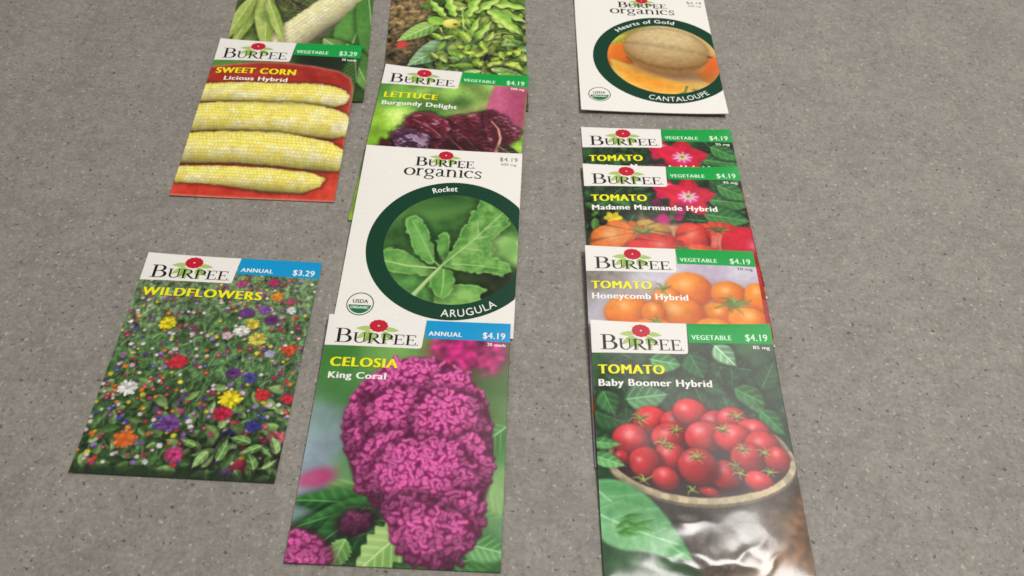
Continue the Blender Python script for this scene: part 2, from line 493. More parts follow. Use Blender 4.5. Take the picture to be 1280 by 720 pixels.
def pic_boomer(H):
    p = Print(H, 5)
    D = C(34, 62, 34)
    p.mesh_bg([(5, 25, C(52, 92, 52)), (30, 24, C(58, 100, 58)), (60, 25, C(34, 64, 34)), (78, 20, C(48, 84, 48)), (10, 45, C(44, 74, 46)), (38, 38, C(72, 92, 74)), (58, 36, C(36, 62, 38)),
               (80, 50, C(32, 66, 36)), (4, 60, C(40, 96, 50)), (4, 75, C(34, 84, 42)), (80, 90, C(100, 76, 54)), (80, 112, C(112, 84, 56)), (4, 110, C(44, 84, 48))], 2.0)
    p.tone(8, 0.10)
    G1, G2, G3 = C(64, 124, 66), C(92, 158, 96), C(44, 92, 50)
    p.leaves(46, 0, 14, 83, 52, (9, 17), 0.36, [G1, G3, G3, C(38, 78, 42), C(52, 106, 58)], C(88, 146, 92), shadow=0.4, soft=1.2, a=0.8)
    for x, y, a, L, w, c in ((26, 20, 0.2, 14, 5.5, G2), (14, 40, -0.15, 18, 7, C(104, 160, 108)), (66, 32, 1.1, 16, 5.0, C(110, 176, 112)), (56, 12, 0.9, 13, 5, C(150, 200, 152)),
                             (62, 34, 0.5, 14, 4.5, G1), (72, 44, 0.9, 14, 4.5, C(58, 128, 66)), (0, 46, 0.4, 16, 6, G3), (4, 36, 1.2, 12, 5, G1), (0, 60, 0.2, 9, 4, G2), (44, 17, 1.2, 13, 6, C(44, 100, 54))):
        p.leaf(x, y, a, L, w, c, c * 0.66, np.clip(c * 1.3, 0, 1), shadow=0.4, soft=0.7, sp=4)
    p.spot(40, 43, 14, 6, C(122, 140, 124), 0, 6, 0.45)
    # basket body, woven bark, and the dark inside of the bowl
    cx, cy, rx, ry = 43.6, 66.5, 38.4, 18.6
    body = p.poly_sd([(5.5, 66), (9, 80), (17, 95), (28, 108), (40, 116), (83, 118), (83, 70), (82, 66)])
    bn = p.fbm(7, 4)
    fib = p.field(1.2)
    t = np.clip((p.X - 10) / 75, 0, 1)[..., None]
    grey = (C(64, 60, 58) * (1 - t) + C(90, 70, 54) * t) * (0.96 + 0.13 * bn + 0.07 * fib)[..., None]
    grey = grey * (0.75 + 0.4 * np.clip((p.Y - 82) / 26, 0, 1))[..., None]
    p.put((slice(None), slice(None)), sig(body / 0.5), grey)
    wood = p.poly_sd([(83, 80), (83, 117), (60, 117), (71, 104), (77, 92)])
    p.put((slice(None), slice(None)), sig(wood / 2.2), C(128, 88, 52) * (1 + 0.14 * p.field(2.5))[..., None], 0.85)
    # rim: two bands of split cane, seen all the way round
    def ring(rxo, ryo, dy, w, c, back=False):
        an = np.linspace(0, 6.2832, 90)
        wob = 0.35 * np.sin(an * 5) + 0.25 * np.sin(an * 11 + 1)
        pts = np.stack([cx + (rxo + wob) * np.cos(an), cy + dy + (ryo + 0.4 * wob) * np.sin(an)], 1)
        for k in range(0, 89, 3):
            p.stroke(pts[k:k + 4], w, w, c * p.r.uniform(0.82, 1.12), soft=0.25)
    ring(rx + 0.3, ry + 0.6, 1.6, 1.6, C(104, 92, 72))
    p.spot(cx, cy, rx, ry, C(40, 24, 22), 0, 0.5)
    ring(rx, ry, 0, 2.3, C(186, 172, 138))
    # tomatoes, back row to front row
    red, dk, hi = C(212, 42, 50), C(112, 10, 22), C(246, 196, 196)
    toms = [(24, 50, 8.4, 7.2), (34, 51, 7.0, 6.4), (41, 46.0, 8.2, 7.2), (52, 51, 7.8, 6.8), (59, 48.8, 7.4, 6.2), (67, 55, 8.2, 7.2), (14.5, 59, 8.6, 8.0), (31, 57.5, 8.4, 7.2), (46, 57, 9.4, 7.6),
            (58, 57.5, 8.8, 7.2), (70, 61, 8.2, 7.6), (9.6, 67.5, 4.0, 4.0), (30.5, 66.4, 7.2, 7.2), (63.2, 66.4, 8.0, 7.4), (75.4, 66.6, 6.0, 6.4), (20, 69.0, 7.6, 7.4), (52.5, 74, 7.2, 6.8), (27.6, 76.0, 6.2, 5.4),
            (66.2, 76.6, 6.6, 4.8), (45, 81.5, 4.5, 2.2), (41.6, 70.4, 9.0, 8.6)]
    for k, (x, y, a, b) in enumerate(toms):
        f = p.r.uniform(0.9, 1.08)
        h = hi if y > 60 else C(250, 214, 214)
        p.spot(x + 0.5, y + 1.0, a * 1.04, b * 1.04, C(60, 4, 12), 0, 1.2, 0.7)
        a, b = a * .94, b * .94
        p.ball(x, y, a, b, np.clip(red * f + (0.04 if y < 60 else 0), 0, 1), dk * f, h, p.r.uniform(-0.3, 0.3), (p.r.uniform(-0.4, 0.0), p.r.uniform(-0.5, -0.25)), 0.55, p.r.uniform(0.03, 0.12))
    cg = C(146, 172, 84)
    for x, y, r, n in ((19, 49, 5.5, 6), (41.6, 66.5, 4.4, 7), (28, 60.5, 4.2, 6), (34, 54.5, 4, 7), (54, 53.5, 4.2, 7), (61, 47.5, 5, 6), (61.6, 62.4, 4, 6), (57.5, 70, 4.6, 5), (70.5, 63.8, 3.6, 6), (71.5, 72.5, 3.4, 6),
                       (18.5, 77, 4.4, 5), (38, 81, 4, 4), (59, 73.5, 3.8, 5), (31.0, 62, 3, 5)):
        p.calyx(x, y, r, n, cg, p.r.uniform(0, 6), 0.75, C(60, 20, 16))
    # front rim crosses over the fruit
    an = np.linspace(0.06, 3.08, 60)
    for off, w, c in ((2.2, 1.7, C(112, 98, 76)), (0.5, 2.5, C(196, 180, 146))):
        pts = np.stack([cx + (rx + 0.2) * np.cos(an), cy + off + ry * np.sin(an)], 1)
        for k in range(0, 59, 2):
            p.stroke(pts[k:k + 3], w, w, c * p.r.uniform(0.85, 1.1), soft=0.25)
    # pale leaf lower left and sprigs
    p.leaf(-4, 78, 0.78, 50, 11.5, C(128, 190, 132), C(84, 156, 92), C(156, 208, 158), sp=9, shadow=0.35, soft=0.6, curve=-0.1, vs=0.3)
    p.leaf(-3, 90, 0.5, 36, 10, C(134, 194, 138), C(98, 166, 104), C(166, 214, 166), sp=8, soft=0.6, curve=-0.12, vs=0.3)
    for x, y, a in ((6, 97, -0.5), (8, 98, -0.1), (10, 95, 0.3), (6, 99, 0.1), (9, 93, -0.2), (12, 97, -0.35)):
        p.leaf(x, y, a, p.r.uniform(7, 11), 1.2, C(92, 160, 70), C(56, 120, 46), soft=0.4)
    p.leaf(-2, 66, 0.35, 14, 3.4, C(120, 186, 112), C(76, 146, 76), C(160, 210, 150), shadow=0.3)
    p.leaf(-2, 60, 0.1, 12, 2.6, C(104, 170, 98), C(60, 130, 64), C(150, 200, 140), shadow=0.3)
    p.put((slice(None), slice(None)), sig((p.Y - 114.6) / 0.5) * sig((28 + p.field(5) * 2 - p.X) / 0.8), C(24, 58, 30), 0.85)
    p.tone(3, 0.035)
    return p


def pic_madame(H):
    p = Print(H, 21)
    p.mesh_bg([(5, 20, C(36, 70, 36)), (30, 22, C(28, 52, 30)), (50, 34, C(34, 66, 34)), (75, 20, C(44, 96, 48)), (75, 35, C(38, 92, 46)), (6, 40, C(40, 80, 36)), (40, 45, C(180, 130, 96)), (20, 60, C(150, 90, 60)), (60, 70, C(150, 40, 30)), (40, 110, C(140, 24, 26))], 2)
    p.tone(7, 0.12)
    p.leaves(70, -4, 12, 86, 40, (8, 16), 0.34, [C(46, 104, 50), C(34, 80, 40), C(62, 124, 60), C(26, 58, 32)], C(78, 140, 76), shadow=0.45, soft=0.9)
    for x, y, a, L, w in ((64, 24, 0.1, 22, 6.5), (60, 34, 0.15, 24, 6.5), (70, 14, 0.5, 18, 5.5), (4, 26, 0.5, 12, 4), (50, 30, 2.3, 12, 4)):
        p.leaf(x, y, a, L, w, C(66, 132, 66), C(40, 98, 48), C(104, 164, 96), shadow=0.45, soft=0.5, sp=4)
    p.spot(38, 26, 7, 4, C(24, 38, 30), 0, 2.5, 0.8)
    # petunias
    def petunia(cx, cy, R, c, white=True):
        for k in range(5):
            an = -1.45 + k * 1.2566
            x, y = cx + 0.5 * R * math.cos(an), cy + 0.48 * R * math.sin(an)
            p.spot(x, y, 0.62 * R, 0.46 * R, c * (0.86 + 0.05 * k), an, 0.5)
            p.stroke([(cx, cy), (cx + R * 0.95 * math.cos(an), cy + R * 0.9 * math.sin(an))], 0.6, 0.2, c * 0.8, a=0.5)
            for s2 in (-0.3, 0.3):
                p.stroke([(cx + 0.45 * R * math.cos(an), cy + .45 * R * math.sin(an)), (cx + R * 1.12 * math.cos(an), cy + R * 1.02 * math.sin(an)), (cx + 0.55 * R * math.cos(an + s2), cy + .5 * R * math.sin(an + s2))], R * .2, R * .12, c * 0.96, soft=.5)
        if white:
            p.spot(cx, cy + 0.8, 0.40 * R, 0.30 * R, C(214, 70, 160), 0, 1.0)
            for k in range(9):
                an = k * 0.698
                p.stroke([(cx, cy), (cx + 0.42 * R * math.cos(an), cy + 0.32 * R * math.sin(an))], 1.6, 0.5, C(238, 214, 226), soft=.5)
            p.spot(cx, cy - 0.2, 0.16 * R, 0.12 * R, C(196, 190, 96), 0, 0.6)
            p.spot(cx, cy - 0.2, 0.06 * R, 0.05 * R, C(110, 110, 50), 0, 0.4)
    petunia(43, 18, 7, C(196, 20, 66), False)
    p.spot(44.4, 14.6, 2.4, 1.4, C(238, 190, 200), 0.4, 0.7)
    petunia(53.6, 22.2, 12.0, C(212, 22, 58))
    p.leaves(7, 34, 26, 46, 40, (4, 7), 0.5, [C(150, 20, 92), C(176, 28, 110), C(120, 20, 80)], shadow=0.2)
    p.spot(39, 38, 3.4, 3.6, C(190, 30, 116), 0, 0.9)
    # yellow flower and foliage left
    p.leaves(26, -2, 30, 16, 52, (4, 8), 0.3, [C(70, 130, 50), C(46, 96, 40), C(96, 150, 60)], shadow=0.4)
    for k in range(6):
        an = k * 1.047
        p.spot(13.4 + 2.6 * math.cos(an), 37.6 + 2.0 * math.sin(an), 2.2, 1.5, C(236, 208, 40) * p.r.uniform(.88, 1.04), an, 0.3)
    # table edge and tomatoes
    p.put((slice(None), slice(None)), sig((p.Y - 41.5 - 0.03 * np.abs(p.X - 35)) / 1.0) * sig((p.X - 24) / 2), C(214, 160, 122), 0.8)
    org, od, rd, rk = C(224, 116, 44), C(150, 40, 14), C(212, 40, 36), C(122, 8, 16)
    p.ball(47, 68, 13, 13, rd, rk, C(240, 150, 130), gl=.4)
    p.ball(31, 48, 12, 9, C(188, 150, 70), C(140, 80, 34), C(230, 200, 140), .2, gl=.4, ribs=7, rc=(-.5, -.3))
    p.ball(17.5, 55, 17, 15.5, org, od, C(252, 206, 150), 0, (-.35, -.42), .6, .09, ribs=9, rc=(.45, -.55))
    p.ball(66, 54, 18, 15, C(214, 70, 52), C(146, 14, 20), C(250, 190, 170), 0, (.05, -.1), .55, .12, ribs=11, rc=(.02, -.62))
    p.ball(52, 52, 9.5, 12, C(222, 64, 46), C(150, 16, 20), C(250, 180, 150), .2, (-.1, -.35), .5, .1, ribs=5, rc=(.5, -.8))
    p.ball(79, 55, 13, 13.5, C(206, 24, 50), C(128, 6, 24), C(248, 160, 190), 0, (.3, -.1), .55, .07)
    p.ball(34, 60, 16, 12.5, rd, C(136, 10, 18), C(252, 190, 170), .12, (.05, -.42), .5, .08, ribs=6, rc=(.4, -.6))
    p.ball(54, 62, 11, 8, C(226, 84, 44), C(160, 26, 20), C(252, 200, 160), 0, gl=.5)
    p.calyx(27.5, 46.5, 8, 8, C(112, 136, 62), .4, .6, C(70, 50, 20))
    p.calyx(66, 44.6, 7, 7, C(92, 124, 60), .1, .4, C(80, 20, 20))
    p.calyx(46.5, 57, 6, 6, C(96, 120, 56), .1, .5, C(90, 20, 20))
    # lower part: more big tomatoes on a red cloth
    for x, y, r, c in ((76, 78, 15, rd), (60, 84, 14, C(208, 50, 36)), (20, 82, 17, C(206, 44, 40)), (42, 90, 17, C(200, 30, 34)), (78, 98, 13, C(190, 22, 34)), (8, 100, 14, C(196, 36, 34))):
        p.ball(x, y, r, r * .9, c, rk, C(250, 180, 170), 0, (-.3, -.4), .6, .06, ribs=8, rc=(.1, -.6))
        p.calyx(x + 1, y - r * .5, 5, 6, C(92, 124, 56), p.r.uniform(0, 3), .6, C(80, 10, 10))
    p.put((slice(None), slice(None)), sig((p.Y - (H - 4)) / 0.8), C(150, 96, 66))
    p.put((slice(None), slice(None)), sig((p.Y - (H - 1.2)) / 0.3), C(232, 222, 206))
    p.tone(2.5, 0.03)
    return p


def pic_honey(H):
    p = Print(H, 31)
    p.mesh_bg([(3, 20, C(122, 118, 112)), (12, 17, C(142, 136, 132)), (25, 16, C(200, 198, 206)), (3, 34, C(186, 186, 200)), (40, 18, C(206, 200, 216)), (76, 14, C(206, 202, 216)), (62, 19, C(188, 172, 196)), (80, 22, C(198, 186, 202)),
               (6, 44, C(196, 190, 200)), (28, 33, C(172, 150, 150)), (10, 60, C(190, 184, 196)), (40, 70, C(150, 110, 90)), (80, 90, C(160, 140, 140)), (20, 100, C(120, 116, 120))], 2.0)
    m = p.poly_sd([(0, 15), (22, 15), (10, 24), (3, 33), (0, 36)])
    p.put((slice(None), slice(None)), sig(m / 1.4), C(140, 132, 124) * (1 + .08 * p.fbm(3)[..., None]), .8)
    o, od, oh = C(240, 138, 34), C(190, 74, 14), C(255, 226, 184)
    L = [(48.5, 25.5, 11.4, 10.4), (67.2, 27.4, 8.8, 7.6), (82, 29, 7.6, 9.0), (37.5, 31, 7, 6), (60.5, 39.6, 8.2, 7.2), (18.8, 39.5, 11.2, 9.6), (43.4, 40.0, 11.6, 10.4), (30.5, 40, 6, 7), (75, 43.2, 10.6, 9.2),
         (58, 47, 9, 6), (30, 52, 12, 10), (52, 56, 12, 10), (70, 58, 11, 10), (12, 56, 11, 10), (40, 68, 12, 10), (62, 72, 12, 10), (20, 72, 12, 10), (78, 74, 10, 9), (30, 86, 12, 10), (54, 88, 12, 10), (74, 90, 11, 9), (10, 88, 10, 9)]
    for k, (x, y, a, b) in enumerate(L):
        p.spot(x + .6, y + 1.4, a * 1.04, b * 1.04, C(120, 60, 30), 0, 2.2, .5)
        f = p.r.uniform(.95, 1.03)
        p.ball(x, y, a, b, np.clip(o * f, 0, 1), od, oh, 0, (p.r.uniform(-.3, .1), p.r.uniform(-.5, -.3)), .5, p.r.uniform(.04, .12), soft=.5)
        p.spot(x + a * .25, y + b * .45, a * .5, b * .3, C(244, 120, 40), 0, 2.0, .4)
    g = C(104, 148, 72)
    p.calyx(69.4, 33.4, 8.4, 9, g, .3, .7, C(150, 80, 20))
    p.calyx(36, 25.6, 5.0, 6, g, .8, 1.2, C(150, 90, 60))
    p.calyx(31, 45.0, 6.0, 7, g, .2, .7, C(150, 70, 20))
    for x, y in ((52, 50), (20, 64), (66, 66), (40, 80)): p.calyx(x, y, 6, 7, g, 0, .7, C(150, 70, 20))
    p.stroke([(60, 35.5), (66, 33), (69, 33)], .8, 1.0, g * .9)
    p.tone(3, .02)
    return p


def pic_organic_base(p):
    p.c[:] = C(238, 235, 229)


def circle_clip(p, r, fn):
    keep = p.c.copy()
    fn()
    m = sig((r - np.hypot(p.X - 51.2, p.Y - 66.0)) / .15)[..., None]
    p.c = keep * (1 - m) + p.c * m


def pic_arugula(H):
    p = Print(H, 41)
    pic_organic_base(p)

    def art():
        p.mesh_bg([(25, 45, C(70, 120, 56)), (45, 36, C(58, 98, 42)), (62, 34, C(60, 104, 46)), (80, 50, C(80, 130, 60)), (82, 66, C(150, 196, 108)), (20, 66, C(60, 104, 48)), (30, 84, C(84, 140, 66)), (24, 76, C(88, 144, 70)), (70, 88, C(36, 48, 28)), (78, 84, C(44, 52, 32)), (50, 96, C(80, 130, 60)), (60, 80, C(44, 70, 34)), (36, 60, C(46, 92, 40))], 2)
        p.tone(6, .08)
        p.spot(46, 37, 6, 4, C(28, 58, 28), .3, 3)
        p.leaf(22, 46, -.2, 40, 8, C(88, 136, 66), C(62, 108, 48), soft=2.2, sp=60)
        p.leaf(80, 58, 2.2, 20, 8, C(150, 194, 112), C(112, 166, 82), soft=2.0, sp=60)
        g1, g2, vn = C(128, 176, 90), C(70, 126, 52), C(188, 212, 146)

        def lobe(pts, c1, c2, edge=C(176, 212, 132)):
            sd = p.poly_sd(p.smooth(pts, 1)) + .5
            wob = .45 * p.field(2.0)
            p.c *= 1 - .3 * sig((sd + 1.8) / .7)[..., None]
            k = np.clip(.5 + .36 * F + .12 * VN + .25 * np.tanh((sd - 3) / 3), 0, 1)[..., None]
            cc = c1 * k + c2 * (1 - k)
            e = np.exp(-((sd - .45) / .35) ** 2)[..., None]
            p.put((slice(None), slice(None)), sig((sd + wob) / .18), cc * (1 - .5 * e) + edge * .5 * e)
        F = p.fbm(5)
        VN = -np.abs(p.labyrinth(4.0)) + .6
        # left spreading leaf and lower leaves
        lobe([(17, 70), (26, 69), (34, 74), (40, 79), (46, 82), (40, 84), (30, 83), (20, 82), (16, 78)], C(122, 176, 88), C(90, 148, 68))
        lobe([(44, 98), (47, 92), (54, 88), (64, 88), (70, 91), (66, 93), (68, 99), (58, 101), (50, 101)], C(140, 190, 100), C(98, 156, 72))
        lobe([(43, 80), (52, 79), (54, 88), (50, 97), (45, 94), (42, 88)], C(112, 170, 84), C(80, 142, 60))
        # two upper left lobes
        lobe([(27.5, 49), (31, 47.5), (35, 50), (38, 56), (40, 62), (43, 72), (42, 77), (36, 74), (32, 68), (30, 60), (27, 54)], C(118, 176, 90), C(82, 146, 64))
        lobe([(44, 59), (47, 57), (49, 60), (49, 66), (50, 72), (46, 74), (44, 69), (43, 64)], C(112, 168, 84), C(80, 140, 60))
        # big lobed leaf to the right
        lobe([(47, 77), (50, 70), (54, 60), (55, 54), (58, 50), (59, 43), (62, 40), (63, 33), (68, 32), (74, 36), (79.5, 43), (76, 47), (79, 49), (74, 53), (72, 58), (68, 60), (71, 63), (72, 67), (69, 70), (77, 72), (80, 77), (77, 81), (70, 79), (62, 81), (54, 79)],
             C(130, 180, 94), C(76, 134, 58))
        for pts, w in (([(47, 77), (60, 62), (71, 47), (76, 40)], .8), ([(56, 66), (66, 67)], .5), ([(61, 60), (67, 58)], .5), ([(63, 56), (62, 48)], .5), ([(52, 76), (64, 76), (75, 77)], .6), ([(66, 53), (73, 50)], .5)):
            p.stroke(pts, w, .3, vn, a=.85)
        p.stroke([(47, 77), (41, 86), (34, 97)], 1.2, 2.4, C(160, 194, 120))
        p.stroke([(46.4, 78), (40.6, 86), (33.6, 97)], .5, .8, C(214, 230, 176), a=.7)
        p.stroke([(30, 51), (36, 62), (42, 74), (46, 78)], .4, .8, C(150, 196, 116))
        p.stroke([(18, 76), (30, 78.5), (44, 79)], .5, 1.0, C(190, 216, 146))
        p.stroke([(48, 80), (48.5, 88), (48, 95)], .8, .4, C(160, 204, 120))
    circle_clip(p, 34.0, art)
    return p


def pic_canta(H):
    p = Print(H, 51)
    pic_organic_base(p)

    def art():
        p.mesh_bg([(25, 45, C(176, 164, 70)), (35, 40, C(140, 140, 60)), (60, 34, C(196, 176, 120)), (80, 50, C(210, 180, 110)), (50, 88, C(196, 160, 130)), (70, 94, C(200, 184, 166)), (30, 90, C(230, 170, 90)), (62, 100, C(210, 196, 180)), (20, 66, C(214, 130, 50))], 2)
        # half melon to the left
        p.ball(25, 61, 11, 15, C(238, 146, 50), C(190, 90, 26), C(252, 196, 110), .2, gl=.3, hs=.2)
        p.spot(25.5, 59, 6, 10, C(222, 104, 30), .2, 2.5, .8)
        p.leaf(30, 44, 2.4, 14, 3.2, C(196, 196, 80), C(150, 150, 52), soft=.6)
        # cut wedge right
        p.ball(80, 76, 12, 16, C(238, 160, 70), C(214, 120, 44), C(250, 208, 150), -.3, gl=.3)
        p.spot(79, 72, 5.5, 10, C(218, 88, 34), .35, 2.6, .85)
        p.ball(72, 93, 14, 6, C(232, 190, 110), C(196, 140, 66), C(250, 222, 160), .35, gl=.3)
        p.stroke([(58, 92), (70, 97), (82, 101)], 1.6, 1.0, C(150, 110, 60))
        # slice in front
        sd = p.poly_sd([(20, 69), (26, 72), (36, 78), (48, 84), (60, 89), (66, 92), (61, 98), (52, 101), (40, 100), (28, 92), (21, 80)])
        k = np.clip((sd) / 9, 0, 1)[..., None]
        p.put((slice(None), slice(None)), sig((sd + .8) / .3), C(196, 180, 96))
        p.put((slice(None), slice(None)), sig(sd / .6), C(246, 190, 84) * (1 - k) + C(240, 154, 48) * k + .02 * p.fbm(4)[..., None])
        p.stroke([(62, 92.5), (60.5, 97.5), (57, 99.5)], 1.6, 1.0, C(110, 130, 60))
        # shadow below and the whole netted melon
        p.spot(55, 79, 21, 7.0, C(120, 76, 44), .2, 4.0, .85)
        cx, cy, rx, ry, rot = 53.5, 57.2, 26, 24.0, .2
        q, lx, ly = p.loc(cx, cy, rx, ry, rot)
        r = np.hypot(lx, ly)
        nz = np.sqrt(np.clip(1 - r * r, 0, 1))
        d = np.clip(-lx * .1 - ly * .58 + nz * .72, 0, 1)
        rib = np.abs(np.sin(np.arcsin(np.clip(ly / np.sqrt(np.clip(1 - lx * lx, .03, 1)), -1, 1)) * 3.2 + .4))
        net = np.abs(p.labyrinth(1.5)[q])
        net2 = p.fbm(2)[q]
        k = np.clip(d * 1.1 + .05, 0, 1)[..., None]
        cc = C(146, 104, 58) * (1 - k) + C(214, 190, 140) * k
        cc = cc * (1 - .13 * np.clip(1 - rib * 2.0, 0, 1) + .05 * (1 - net) + .025 * net2 - .03)[..., None]
        p.put(q, sig((1 - r) * 20 / .35), cc)
        p.spot(79, 62.5, 1.6, 1.2, C(92, 84, 70), 0, .5)
        p.stroke([(29, 66), (31, 69), (32.5, 73)], 1.2, .6, C(104, 66, 34), a=.7)
    circle_clip(p, 34.0, art)
    return p


def pic_lettuce(H):
    p = Print(H, 61)
    lime = C(150, 206, 52)
    p.mesh_bg([(4, 20, C(84, 146, 50)), (20, 18, C(120, 176, 66)), (40, 18, C(130, 180, 72)), (55, 19, C(150, 186, 92)), (30, 28, C(66, 120, 40)), (48, 28, C(60, 104, 44)), (10, 30, C(96, 160, 52)), (4, 45, C(164, 216, 60)), (12, 42, C(196, 224, 120)), (52, 34, C(160, 160, 96)),
               (8, 58, C(140, 196, 50)), (80, 62, C(170, 226, 72)), (78, 50, C(160, 214, 70)), (6, 75, C(90, 120, 40)), (4, 100, C(120, 150, 50)), (40, 90, C(60, 50, 30))], 2.3)
    f = p.field(9)
    p.c = np.clip(p.c * (1 + .10 * f[..., None]), 0, 1)
    for _ in range(14):
        p.spot(p.r.uniform(2, 50), p.r.uniform(16, 48), p.r.uniform(1.5, 4), p.r.uniform(1.5, 4), C(196, 226, 130), 0, 3.5, .3)
    # pink pot
    sd = p.poly_sd([(64, 10), (83, 10), (83, 38), (81.5, 46), (74, 50), (66, 48), (61.5, 40), (61, 28), (62.5, 18)])
    t = np.clip((p.X - 60) / 23, 0, 1)[..., None]
    p.put((slice(None), slice(None)), sig(sd / .5), C(196, 92, 132) * (1 - t) + C(166, 66, 100) * t + .05 * np.exp(-((p.X - 68) / 5) ** 2)[..., None])
    # ruffled burgundy leaves
    cr = np.abs(p.labyrinth(2.2))
    fb = p.fbm(6, 3)
    fr = p.field(2.2)
    fr2 = p.field(1.0)
    gy = np.gradient(p.fbm(4.5, 3), axis=0)
    gy /= gy.std()

    def lf(pts, dark, mid, sheen, mids, sh=.35):
        sd = p.poly_sd(pts) + .35 + .35 * fr + .2 * fr2
        p.c *= 1 - .55 * sig((sd + 1.4) / .5)[..., None]
        k = np.clip(.58 + .13 * fb - .14 * gy + .06 * (cr - .6) + .26 * np.tanh((2.2 - sd) / 2), 0, 1)[..., None]
        cc = dark * (1 - k) + mid * k
        s_ = np.clip(.55 * fb - .4 * gy - .2, 0, 1)[..., None] * sh * 2
        s_ = np.clip(s_, 0, .85)
        cc = cc * (1 - s_) + sheen * s_
        p.put((slice(None), slice(None)), sig(sd / .22), cc)
        for m in mids: p.stroke(m, 1.0, .3, C(190, 116, 120), a=.8)
    dk, md, sh = C(62, 14, 26), C(150, 46, 66), C(190, 136, 160)
    lf([(58, 90), (58, 62), (66, 60), (78, 64), (83, 70), (83, 110), (60, 110)], dk, C(96, 24, 44), sh, [])
    lf([(8, 70), (12, 60), (24, 58), (40, 60), (60, 66), (62, 112), (4, 112)], dk, C(84, 22, 40), sh, [[(20, 110), (26, 80), (30, 64)]])
    lf([(3, 74), (8, 60), (13, 61), (14, 70), (10, 84)], C(40, 14, 18), C(96, 30, 34), sh, [])
    lf([(30, 50), (36, 42), (50, 37), (62, 33), (68, 38), (70, 50), (72, 62), (60, 70), (44, 66), (34, 60)], dk, md, sh, [[(62, 66), (52, 54), (36, 44)]], .3)
    lf([(60, 34), (65, 32), (72, 36), (76, 42), (83, 45), (78, 54), (72, 60), (66, 58), (62, 46)], dk, C(106, 30, 52), sh, [[(68, 66), (70.5, 54), (70, 46), (64, 38)]], .35)
    lf([(18, 42), (24, 38), (33, 38), (40, 42), (42, 46), (44, 60), (34, 60), (24, 52), (18, 49)], C(76, 16, 30), C(150, 56, 80), C(190, 146, 170), [[(46, 62), (34, 50), (22, 43)]], .45)
    lf([(11, 55), (16, 50), (24, 51), (31, 54), (36, 62), (38, 72), (26, 70), (17, 66)], C(50, 26, 44), C(110, 62, 92), C(176, 156, 190), [[(36, 72), (31, 60), (26, 53)]], .5)
    lf([(34, 60), (46, 52), (56, 60), (66, 68), (62, 84), (40, 80)], C(36, 10, 18), C(86, 22, 36), C(150, 96, 110), [[(64, 82), (54, 66), (44, 56)]], .25)
    p.stroke([(68.5, 72), (70, 60), (71, 52), (69, 45), (65, 40)], 1.8, .6, C(224, 164, 138))
    p.leaf(70, 58, .55, 18, 4, C(84, 30, 46), C(40, 16, 26), C(120, 150, 60), shadow=.3)
    p.tone(2, .03)
    return p


